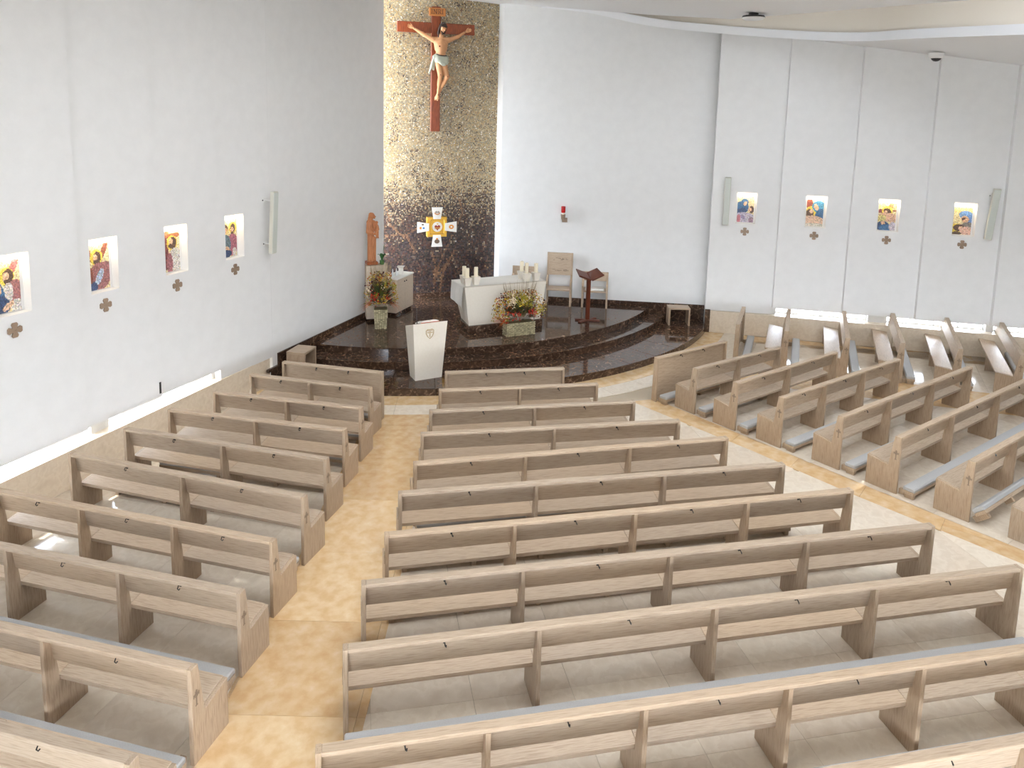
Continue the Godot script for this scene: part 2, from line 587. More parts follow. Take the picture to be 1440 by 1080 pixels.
func strip_window(fr: Transform3D, bays: Array, z: float) -> void:
	var wn := struct("window_%d" % (1 if not used.has("window_1") else 2))
	for bay in bays:
		var x0: float = bay[0]
		var x1: float = bay[1]
		var st := begin()
		box(st, Vector3(x0, 0.57, z - 0.03), Vector3(x1, 0.595, z + 0.03), 0.0, fr)
		box(st, Vector3(x0, 0.925, z - 0.03), Vector3(x1, 0.95, z + 0.03), 0.0, fr)
		box(st, Vector3(x0, 0.685, z - 0.015), Vector3(x1, 0.705, z + 0.015), 0.0, fr)
		var n := maxi(1, roundi((x1 - x0) / 0.55))
		for k in n + 1:
			var x := lerpf(x0, x1 - 0.03, float(k) / n)
			box(st, Vector3(x, 0.57, z - 0.025), Vector3(x + 0.03, 0.95, z + 0.025), 0.0, fr)
		obj("frame", st, M.frame_white, wn)
		for k in n:
			st = begin()
			box(st, Vector3(lerpf(x0, x1 - 0.03, float(k) / n) + 0.03, 0.595, z - 0.003), Vector3(lerpf(x0, x1 - 0.03, float(k + 1) / n), 0.925, z + 0.003), 0.0, fr)
			obj("pane", st, glass(), wn)

func glass() -> Material:
	if not M.has("glass"):
		var m := mat("glass", Color(1, 1, 1, 0.06), 0.02)
		m.transparency = BaseMaterial3D.TRANSPARENCY_ALPHA
	return M.glass

func gy(x: float, z: float) -> float:
	return 7.0973 - 0.0720 * x - 0.0561 * z

func make_ceiling() -> void:
	var ce := struct("ceiling")
	# main soffit, a gently sloping plane that stops at the curved recess
	var st := begin()
	var edge := [Vector2(2.39, -19.70), Vector2(3.40, -19.28), Vector2(5.0, -18.37), Vector2(6.62, -11.5), Vector2(7.2, -8.0)]
	var outline := PackedVector2Array([Vector2(-14, 4), Vector2(-14, -22), Vector2(1.2, -22)])
	for p in edge:
		outline.append(p)
	outline.append_array([Vector2(12, -5), Vector2(21, -5), Vector2(21, 4)])
	var idx := Geometry2D.triangulate_polygon(outline)
	for k in range(0, idx.size(), 3):
		var p := [outline[idx[k]], outline[idx[k + 1]], outline[idx[k + 2]]]
		for e in [0.0, 0.18]:
			tri(st, Vector3(p[0].x, gy(p[0].x, p[0].y) + e, p[0].y), Vector3(p[1].x, gy(p[1].x, p[1].y) + e, p[1].y), Vector3(p[2].x, gy(p[2].x, p[2].y) + e, p[2].y))
	for i in outline.size():
		var a := outline[i]
		var b := outline[(i + 1) % outline.size()]
		quad(st, Vector3(a.x, gy(a.x, a.y), a.y), Vector3(b.x, gy(b.x, b.y), b.y), Vector3(b.x, gy(b.x, b.y) + 0.18, b.y), Vector3(a.x, gy(a.x, a.y) + 0.18, a.y))
	obj("soffit", st, M.ceiling, ce)
	# curved fascia, the soffit between it and the right wall, and the recess wall above it
	var low := [Vector3(0.625, 8.132, -19.95), Vector3(1.715, 8.027, -19.75), Vector3(3.249, 7.682, -19.30), Vector3(4.831, 7.461, -18.60), Vector3(6.384, 7.301, -17.90), Vector3(7.442, 7.196, -17.0), Vector3(8.104, 7.159, -15.8), Vector3(9.079, 7.08, -14.0), Vector3(10.2, 6.95, -11.5), Vector3(11.2, 6.8, -8.5), Vector3(12.0, 6.6, -5.0)]
	var wallp := [Vector3(0.5, 8.21, -20.3), Vector3(1.73, 8.06, -20.1), Vector3(3.32, 7.86, -19.9), Vector3(4.96, 7.645, -19.3), Vector3(6.65, 7.425, -18.85), Vector3(8.31, 7.21, -18.42), Vector3(9.95, 7.0, -18.0), Vector3(12.6, 6.66, -17.35), Vector3(16.0, 6.3, -16.5), Vector3(19.5, 6.1, -15.5), Vector3(21.0, 6.0, -5.0)]
	var c := Curve3D.new()
	for i in low.size():
		var tg: Vector3 = (low[mini(i + 1, low.size() - 1)] - low[maxi(i - 1, 0)]) / 6.0
		c.add_point(low[i], -tg, tg)
	st = begin()
	var sf := begin()
	var rc := begin()
	for i in low.size() - 1:
		for j in 6:
			var a := c.sample(i, j / 6.0)
			var b := c.sample(i, (j + 1) / 6.0)
			var wa: Vector3 = wallp[i].lerp(wallp[i + 1], j / 6.0)
			var wb: Vector3 = wallp[i].lerp(wallp[i + 1], (j + 1) / 6.0)
			var h := Vector3(0, 0.19, 0)
			var back_a := (Vector3(wa.x, a.y, wa.z) - a).normalized() * 0.16
			var back_b := (Vector3(wb.x, b.y, wb.z) - b).normalized() * 0.16
			quad(st, a, a + h, b + h, b)
			quad(st, a + h, a + h + back_a, b + h + back_b, b + h)
			quad(sf, a, b, wb, wa)
			quad(rc, a + h + back_a, a + Vector3(0, 2.2, 0) + back_a, b + Vector3(0, 2.2, 0) + back_b, b + h + back_b)
	st.append_from(finish(sf, M.ceiling), 0, Transform3D.IDENTITY)
	obj("fascia", st, M.ceiling, ce)
	obj("recess_side", rc, mat("recess_cream", c8(238, 228, 212), 0.8), ce)
	st = begin()
	box(st, Vector3(-15, 9.6, -24), Vector3(25, 9.8, 5))
	obj("roof_deck", st, M.ceiling, ce)
	# rooflight over the nave
	var rl := struct("window_rooflight")
	st = begin()
	var up := Vector3(0.072, 1, 0.0561).normalized()
	var rx := Vector3(1, -0.072, 0).normalized()
	box(st, Vector3(-3.0, -0.02, -4.5), Vector3(3.0, 0.0, 4.5), 0.0, Transform3D(Basis(rx, up, rx.cross(up)), Vector3(1.4, gy(1.4, -8.0) - 0.02, -8.0)))
	var m := mat("rooflight_glow", c8(250, 250, 250), 0.5)
	m.emission_enabled = true
	m.emission = c8(255, 250, 243)
	m.emission_energy_multiplier = 1.0
	obj("diffuser", st, m, rl)
	var rd := struct("window_dome")
	st = begin()
	box(st, Vector3(6.6, 9.48, -12.1), Vector3(11.2, 9.53, -5.5))
	obj("diffuser", st, m, rd)

# ------------------------------------------------------------------ altar steps
func make_steps() -> void:
	var stp := struct("floor_sanctuary")
	var room := PackedVector2Array([lw(0.0, -0.02), lw(12.0, -0.02), Vector2(4.0, -9.0), Vector2(9.0, -12.0), rw(0.16, 0.0) + Vector2(0.0, 0.0), rw(0.0, -0.02), BW1 + Vector2(0, 0.0), BW0, MO1, MO0])
	var levels := [[R1, 0.0, 0.16, R2], [R2, 0.16, 0.32, R3], [R3, 0.32, 0.48, 0.0]]
	for L in levels:
		var r: float = L[0]
		var inner: float = L[3]
		var n := 22
		var a0 := deg_to_rad(-10.0)
		var a1 := deg_to_rad(125.0)
		for i in n:
			var b0 := lerpf(a0, a1, float(i) / n) + 0.0006
			var b1 := lerpf(a0, a1, float(i + 1) / n)
			var shade := "brown%d" % (rng.randi() % 4)
			# riser slab
			var poly := PackedVector2Array()
			for j in 5:
				poly.append(CENTRE + Vector2.from_angle(lerpf(b0, b1, j / 4.0)) * (r - 0.015))
			for j in 5:
				poly.append(CENTRE + Vector2.from_angle(lerpf(b1, b0, j / 4.0)) * (r - 0.05))
			for piece in Geometry2D.intersect_polygons(poly, room):
				var st := begin()
				prism(st, piece, along_y(), L[1], L[2] - 0.025)
				obj("riser", st, M[shade], stp)
			if inner > 0.0:
				poly = PackedVector2Array()
				for j in 5:
					poly.append(CENTRE + Vector2.from_angle(lerpf(b0, b1, j / 4.0)) * r)
				for j in 5:
					poly.append(CENTRE + Vector2.from_angle(lerpf(b1, b0, j / 4.0)) * (inner - 0.10))
				for piece in Geometry2D.intersect_polygons(poly, room):
					var st := begin()
					prism(st, piece, along_y(), L[2] - 0.025, L[2], 0.008)
					obj("tread", st, M["brown%d" % (rng.randi() % 4)], stp)
	# platform paving, slabs set square to the altar
	var top := PackedVector2Array()
	for piece in Geometry2D.intersect_polygons(disc(R3), room):
		if piece.size() > top.size():
			top = piece
	var st0 := begin()
	prism(st0, top, along_y(), 0.30, 0.455)
	obj("bed", st0, M.brown1, stp)
	var u := Vector2(0.905, -0.425)
	var v := Vector2(0.425, 0.905)
	for i in range(-8, 9):
		for j in range(-8, 9):
			var cell := PackedVector2Array()
			for cc in [Vector2(0, 0), Vector2(1, 0), Vector2(1, 1), Vector2(0, 1)]:
				var q: Vector2 = (Vector2(i, j) + cc) * 1.15
				q += (Vector2(0.5, 0.5) - cc) * 0.002
				cell.append(Vector2(0.2, -17.6) + u * q.x + v * q.y)
			for piece in Geometry2D.intersect_polygons(cell, top):
				var st := begin()
				prism(st, piece, along_y(), 0.455, 0.48)
				obj("paving_slab", st, M["brown%d" % (rng.randi() % 4)], stp)
	# dark marble base along the walls of the sanctuary
	var bs := struct("baseboard_sanctuary")
	var runs := [[lw(4.40), -LWD, 4.38], [MO0, (MO1 - MO0).normalized(), (MO1 - MO0).length()], [BW0, (BW1 - BW0).normalized(), (BW1 - BW0).length() - 0.02]]
	for r in runs:
		var n := maxi(1, roundi(r[2] / 1.2))
		for k in n:
			var st := begin()
			box(st, Vector3(r[2] * k / n + 0.001, 0.10, 0.0), Vector3(r[2] * (k + 1) / n, 0.60, 0.03), 0.003, frame_at(r[0], r[1]))
			obj("slab", st, M["brown%d" % (rng.randi() % 4)], bs)
	var st := begin()
	box(st, Vector3(0.0, 0.0, -0.45), Vector3(0.13, 0.60, 0.02), 0.004, frame_at(rw(0.0), RWD))
	obj("slab", st, M.brown0, bs)
	st = begin()
	box(st, Vector3(0.0, 0.30, 0.0), Vector3(0.62, 0.36, 0.06), 0.004, frame_at(lw(4.75), -LWD))
	box(st, Vector3(0.0, 0.0, 0.0), Vector3(0.45, 0.30, 0.03), 0.004, frame_at(lw(4.62), -LWD))
	obj("slab", st, M.brown1, bs)

# ------------------------------------------------------------------ mosaic wall
func make_mosaic() -> void:
	var wm := struct("wall_mosaic")
	var u := (MO1 - MO0).normalized()
	var wide := (MO1 - MO0).length()
	var st := begin()
	box(st, Vector3(0, 0, -0.2), Vector3(wide, 10.0, -0.012), 0.0, frame_at(MO0, u))
	var m := mat("mortar", c8(104, 90, 74), 0.8)
	obj("backing", st, m, wm)
	var gold := [c8(190, 170, 132), c8(172, 154, 122), c8(204, 188, 154), c8(156, 143, 120), c8(138, 124, 104), c8(184, 152, 100), c8(210, 198, 172), c8(126, 116, 102), c8(164, 146, 126), c8(146, 148, 136), c8(192, 156, 112), c8(176, 160, 128)]
	var earth := [c8(62, 48, 44), c8(48, 38, 40), c8(84, 62, 52), c8(104, 80, 66), c8(40, 34, 34), c8(70, 66, 66), c8(92, 54, 44), c8(56, 58, 54), c8(120, 96, 78), c8(78, 70, 76), c8(36, 30, 30)]
	var branches := [[Vector2(1.55, 0.5), Vector2(1.66, 1.15), Vector2(1.85, 1.7), Vector2(2.15, 2.3), Vector2(2.35, 2.75), Vector2(2.28, 3.1), Vector2(2.02, 3.3)],
		[Vector2(1.70, 1.1), Vector2(1.95, 1.35), Vector2(2.15, 1.75)], [Vector2(1.60, 0.9), Vector2(1.62, 1.4), Vector2(1.50, 1.75)],
		[Vector2(1.75, 0.5), Vector2(1.80, 1.0), Vector2(1.95, 1.5)], [Vector2(2.3, 1.3), Vector2(2.45, 1.05), Vector2(2.60, 0.8)],
		[Vector2(0.30, 2.95), Vector2(0.42, 2.45), Vector2(0.75, 2.15)], [Vector2(0.30, 2.18), Vector2(0.85, 2.20), Vector2(1.2, 2.42)], [Vector2(0.85, 2.15), Vector2(1.05, 1.75)]]
	var br := FastNoiseLite.new()
	br.seed = 4
	br.frequency = 1.1
	var cells := FastNoiseLite.new()
	cells.seed = 9
	cells.noise_type = FastNoiseLite.TYPE_CELLULAR
	cells.cellular_return_type = FastNoiseLite.RETURN_CELL_VALUE
	cells.frequency = 6.0
	st = begin()
	var c := 0.040
	var row := 0
	var y := 0.45
	while y < 8.6:
		var t := clampf((y - 1.95) / 2.2, 0.0, 1.0)
		c = lerpf(0.046, 0.031, clampf((y - 1.5) / 1.6, 0.0, 1.0))
		var x := -0.02 * (row % 2)
		while x < wide:
			var cx := x + c * 0.5
			var mix := t * t * (3.0 - 2.0 * t) + br.get_noise_2d(cx * 2.0, y * 2.0) * 0.35
			var col: Color
			if rng.randf() < mix:
				col = gold[rng.randi() % gold.size()]
			else:
				var patch := int(absf(cells.get_noise_2d(cx, y)) * 997.0)
				col = earth[patch % earth.size()] if rng.randf() < 0.62 else earth[rng.randi() % earth.size()]
			if y < 3.4:
				for bch in branches:
					for i in bch.size() - 1:
						var q := Geometry2D.get_closest_point_to_segment(Vector2(cx, y), bch[i], bch[i + 1])
						if q.distance_to(Vector2(cx, y)) < 0.028 and rng.randf() < 0.85:
							col = [c8(150, 108, 76), c8(168, 128, 92), c8(128, 90, 62)][rng.randi() % 3]
			if rng.randf() < 0.022 * mix:
				col = c8(250, 248, 242)
			col = col.lerp(c8(172, 149, 110) if rng.randf() < mix else c8(50, 38, 34), 0.28)
			var l := col.srgb_to_linear()
			st.set_color(l)
			var h := Vector3(rng.randf_range(-1, 1), rng.randf_range(-1, 1), 0) * 0.06
			var g := 0.0016
			var pts := []
			for k in 4:
				var dx := (c - 2 * g) * (0.5 if k == 1 or k == 2 else -0.5)
				var dy := (c - 2 * g) * (0.5 if k >= 2 else -0.5)
				pts.append(Vector3(cx + dx + rng.randf_range(-0.004, 0.004), y + dy + rng.randf_range(-0.004, 0.004), dx * h.x + dy * h.y))
			quad(st, pts[0], pts[3], pts[2], pts[1])
			x += c
		y += c
		row += 1
	m = mat("tesserae", Color.WHITE, 0.38)
	m.vertex_color_use_as_albedo = true
	var tes := obj("tesserae", st, m, wm)
	tes.transform = frame_at(MO0, u)
	tes.set_meta("kind", "stuff")

# ------------------------------------------------------------------ pews
const SIDE := [[0.0, 0.0], [0.0, 0.88], [-0.092, 0.88], [-0.150, 0.475], [-0.155, 0.405], [-0.48, 0.452], [-0.48, 0.0]]
var pew_cache := {}

func poly_of(a: Array) -> PackedVector2Array:
	var p := PackedVector2Array()
	for q in a:
		p.append(Vector2(q[0], q[1]))
	return p

func side_mesh(kind: String, k: int) -> Mesh:
	var key := "%s%d" % [kind, k]
	if not pew_cache.has(key):
		var p := poly_of(SIDE)
		if kind == "partition":
			p = poly_of([[0.0, 0.0], [0.0, 0.842], [-0.088, 0.842], [-0.146, 0.475], [-0.150, 0.36], [-0.45, 0.40], [-0.45, 0.0]])
		elif kind == "support":
			p = poly_of([[-0.15, 0.0], [-0.15, 0.355], [-0.45, 0.395], [-0.45, 0.0]])
		elif kind == "post":
			p = poly_of([[0.0, 0.0], [0.0, 0.88], [-0.092, 0.88], [-0.115, 0.0]])
		var st := begin()
		prism(st, p, along_x(), -0.022, 0.022, 0.004)
		pew_cache[key] = finish(st, M["wood_y%d" % k])
	return pew_cache[key]

func hook_mesh() -> Mesh:
	if not pew_cache.has("hook"):
		var st := begin()
		box(st, Vector3(-0.010, 0.79, -0.072), Vector3(0.010, 0.835, -0.058))
		tube(st, PackedVector3Array([Vector3(0, 0.825, -0.065), Vector3(0, 0.815, -0.032), Vector3(0.004, 0.795, -0.012), Vector3(0.012, 0.780, -0.020), Vector3(0.016, 0.788, -0.034)]), 0.0055, 6)
		pew_cache["hook"] = finish(st, M.black)
	return pew_cache["hook"]

func emblem_mesh() -> Mesh:
	if not pew_cache.has("emblem"):
		var st := begin()
		var t := along_x()
		for r in [[-0.006, -0.075, 0.006, 0.07], [-0.035, 0.018, 0.035, 0.030], [-0.014, 0.05, 0.014, 0.058], [-0.014, -0.075, 0.014, -0.066], [-0.037, 0.008, -0.029, 0.040], [0.029, 0.008, 0.037, 0.040]]:
			prism(st, rect(r[0], r[1], r[2], r[3]), t, -0.003, 0.003)
		var ring := PackedVector3Array()
		for k in 13:
			ring.append(Vector3(0, 0.024 + sin(TAU * k / 12.0) * 0.021, cos(TAU * k / 12.0) * 0.021))
		tube(st, ring, 0.004, 5)
		pew_cache["emblem"] = finish(st, M.emblem)
	return pew_cache["emblem"]

func kneeler(p: Node3D, length: float, k: int, tilt := 0.0) -> void:
	var st := begin()
	box(st, Vector3(0.008, 0.065, 0.085), Vector3(length - 0.008, 0.115, 0.250), 0.006)
	var kn := obj("kneeler", st, M["wood_x%d" % k], p)
	st = begin()
	prism(st, PackedVector2Array([Vector2(0.085, 0.115), Vector2(0.250, 0.115), Vector2(0.255, 0.155), Vector2(0.237, 0.175), Vector2(0.098, 0.175), Vector2(0.080, 0.155)]), along_x(), 0.012, length - 0.012, 0.012)
	obj("cushion", st, M.cushion, kn)
	var n := maxi(1, roundi(length / 0.85))
	for i in n + 1:
		var x := lerpf(0.06, length - 0.06, float(i) / n)
		st = begin()
		box(st, Vector3(x - 0.03, 0.0, 0.105), Vector3(x + 0.03, 0.065, 0.235), 0.004)
		obj("foot", st, M["wood_y%d" % k], kn)
	for i in 2:
		var x := 0.10 if i == 0 else length - 0.10
		st = begin()
		box(st, Vector3(x - 0.03, 0.0, 0.0), Vector3(x + 0.03, 0.085, 0.085), 0.004)
		obj("hinge_block", st, M["wood_y%d" % k], kn)
	if tilt != 0.0:
		kn.transform = Transform3D(Basis(Vector3.RIGHT, tilt), Vector3.ZERO).translated_local(Vector3(0, -0.05, -0.02)).translated(Vector3(0, 0.06, 0.05))

func pew(a: Vector2, b: Vector2, sections: int, label: String, group: String, emblem_ends: Array, tilt := 0.0, through := false) -> void:
	var d := (b - a).normalized()
	var length := (b - a).length()
	var p := thing("pew", label, "pew", v3(a, 0), turn_of(d), group)
	var k := rng.randi() % 4
	for x in [0.022, length - 0.022]:
		var o := put("end_panel", side_mesh("end", k), p, Vector3(x, 0, 0))
		if (x < 1.0 and 0 in emblem_ends) or (x > 1.0 and 1 in emblem_ends):
			put("cross_emblem", emblem_mesh(), o, Vector3(-0.0225 if x < 1.0 else 0.0225, 0.60, -0.055))
	var st := begin()
	box(st, Vector3(0.044, 0.842, -0.092), Vector3(length - 0.044, 0.88, 0.0), 0.004)
	obj("cap_rail", st, M["wood_x%d" % k], p)
	for i in range(1, sections):
		put("partition", side_mesh("support" if through else "partition", k), p, Vector3(length * i / sections, 0, 0))
	if through:
		sections = 1
	for i in sections:
		var x0 := maxf(length * i / sections + 0.022, 0.044)
		var x1 := minf(length * (i + 1) / sections - 0.022, length - 0.044)
		st = begin()
		prism(st, PackedVector2Array([Vector2(-0.063, 0.842), Vector2(-0.087, 0.842), Vector2(-0.122, 0.60), Vector2(-0.098, 0.60)]), along_x(), x0, x1)
		obj("back_board", st, M["wood_x%d" % ((k + i) % 4)], p)
		st = begin()
		var s0 := 0.044 if i == 0 else length * i / sections + 0.001
		var s1 := length - 0.044 if i == sections - 1 else length * (i + 1) / sections - 0.001
		prism(st, PackedVector2Array([Vector2(-0.152, 0.371), Vector2(-0.152, 0.411), Vector2(-0.484, 0.457), Vector2(-0.484, 0.417)]), along_x(), s0, s1, 0.004)
		obj("seat", st, M["wood_x%d" % ((k + i + 1) % 4)], p)
		put("hook", hook_mesh(), p, Vector3((x0 + x1) * 0.5, 0, 0))
	kneeler(p, length, k, tilt)

func screen(a: Vector2, b: Vector2, label: String, group: String) -> void:
	var d := (b - a).normalized()
	var length := (b - a).length()
	var p := thing("pew_screen", label, "pew screen", v3(a, 0), turn_of(d), group)
	var k := rng.randi() % 4
	for x in [0.022, length - 0.022]:
		put("end_post", side_mesh("post", k), p, Vector3(x, 0, 0))
	var st := begin()
	box(st, Vector3(0.044, 0.842, -0.092), Vector3(length - 0.044, 0.88, 0.0), 0.004)
	obj("cap_rail", st, M["wood_x%d" % k], p)
	st = begin()
	prism(st, PackedVector2Array([Vector2(-0.055, 0.842), Vector2(-0.080, 0.842), Vector2(-0.095, 0.0), Vector2(-0.070, 0.0)]), along_x(), 0.044, length - 0.044)
	obj("board", st, M["wood_x%d" % k], p)
	for f in [0.34, 0.66]:
		put("hook", hook_mesh(), p, Vector3(length * f, 0, 0.01))
	kneeler(p, length, k)

func make_pews() -> void:
	var nth := ["", "first", "second", "third", "fourth", "fifth", "sixth", "seventh", "eighth", "ninth", "tenth", "eleventh"]
	var place := {
		"L": ["wall-side block with the lit stations beside it", "pews along the wall with the statue"],
		"C": ["long central block facing the ambo", "pews of the central block"],
		"R": ["angled block across the narrow honey strip from the ambo", "pews of the angled block"],
		"S": ["turned block along the panelled wall with low windows", "pews of the turned block"]}
	var where := {"L": "in the block beside the plain white wall", "C": "in the central block facing the ambo", "R": "in the angled block beyond the honey floor strip", "S": "in the turned block below the stepped wall panels"}
	var rows := {
		"L": [[[-4.13, -13.35], [-2.23, -12.91], 0], [[-4.48, -12.64], [-2.29, -12.13], 2], [[-4.78, -11.80], [-2.27, -11.27], 2], [[-5.17, -11.03], [-2.34, -10.44], 2], [[-5.47, -10.30], [-2.38, -9.50], 2], [[-5.78, -9.48], [-2.40, -8.49], 2], [[-6.12, -8.48], [-2.47, -7.53], 3], [[-6.53, -7.65], [-2.50, -6.65], 3], [[-6.89, -6.70], [-2.54, -5.64], 3], [[-7.25, -5.85], [-2.59, -4.73], 3]],
		"C": [[[-1.12, -12.99], [1.03, -13.38], 0], [[-1.14, -12.11], [1.56, -12.60], 2], [[-1.20, -11.21], [2.08, -11.83], 2], [[-1.23, -10.36], [2.65, -11.08], 2], [[-1.21, -9.43], [3.22, -10.49], 3], [[-1.29, -8.63], [3.76, -9.68], 3], [[-1.30, -7.71], [4.38, -9.00], 4], [[-1.38, -6.83], [4.96, -8.19], 4], [[-1.36, -5.92], [5.45, -7.39], 4], [[-1.32, -4.86], [6.10, -6.44], 6], [[-1.34, -3.98], [6.70, -5.70], 6]],
		"R": [[[2.86, -14.10], [4.54, -15.33], 0], [[3.47, -13.52], [5.56, -15.02], 2], [[4.02, -12.81], [6.61, -14.78], 2], [[4.59, -12.14], [7.69, -14.41], 3], [[5.26, -11.38], [8.88, -14.04], 3], [[5.80, -10.64], [9.91, -13.67], 3], [[6.43, -9.88], [11.0, -13.26], 4], [[7.03, -9.14], [12.1, -12.88], 4]],
		"S": [[[5.18, -16.62], [5.81, -18.29], 0], [[6.13, -16.19], [6.88, -18.16], 2], [[7.28, -15.76], [8.21, -18.11], 2], [[8.33, -15.50], [9.35, -18.01], 2], [[9.36, -15.18], [10.59, -17.93], 2], [[10.42, -14.85], [11.79, -17.79], 2]]}
	var ends := {"L": [1], "C": [0, 1], "R": [0], "S": [0]}
	for blk in rows:
		var i := 0
		for r in rows[blk]:
			var a := Vector2(r[0][0], r[0][1])
			var b := Vector2(r[1][0], r[1][1])
			if i == 0:
				screen(a, b, "low oak front screen heading the pews " + where[blk], "front screens of the pew blocks")
			else:
				var extra := ", kneeler folded up" if blk == "R" and i == 6 else ""
				pew(a, b, r[2], "limed oak pew, %s from the altar %s" % [nth[i], where[blk]] if extra == "" else "limed oak pew with its kneeler folded up, sixth row of the angled block", place[blk][1], ends[blk], -0.75 if extra != "" else 0.0, blk == "S")
			i += 1

# ------------------------------------------------------------------ stations of the cross
func ellipse_into(im: Image, cx: float, cy: float, rx: float, ry: float, rot: float, col: Color) -> void:
	var w := im.get_width()
	var h := im.get_height()
	var c := cos(rot)
	var s := sin(rot)
	var r := maxf(rx, ry)
	for y in range(maxi(0, int((cy - r) * h)), mini(h, int((cy + r) * h) + 1)):
		for x in range(maxi(0, int(cx * w - r * h)), mini(w, int(cx * w + r * h) + 1)):
			var dx := (x - cx * w) / h
			var dy := (y - cy * h) / h
			var p := Vector2(dx * c + dy * s, -dx * s + dy * c)
			if (p.x / rx) * (p.x / rx) + (p.y / ry) * (p.y / ry) < 1.0:
				im.set_pixel(x, y, col)

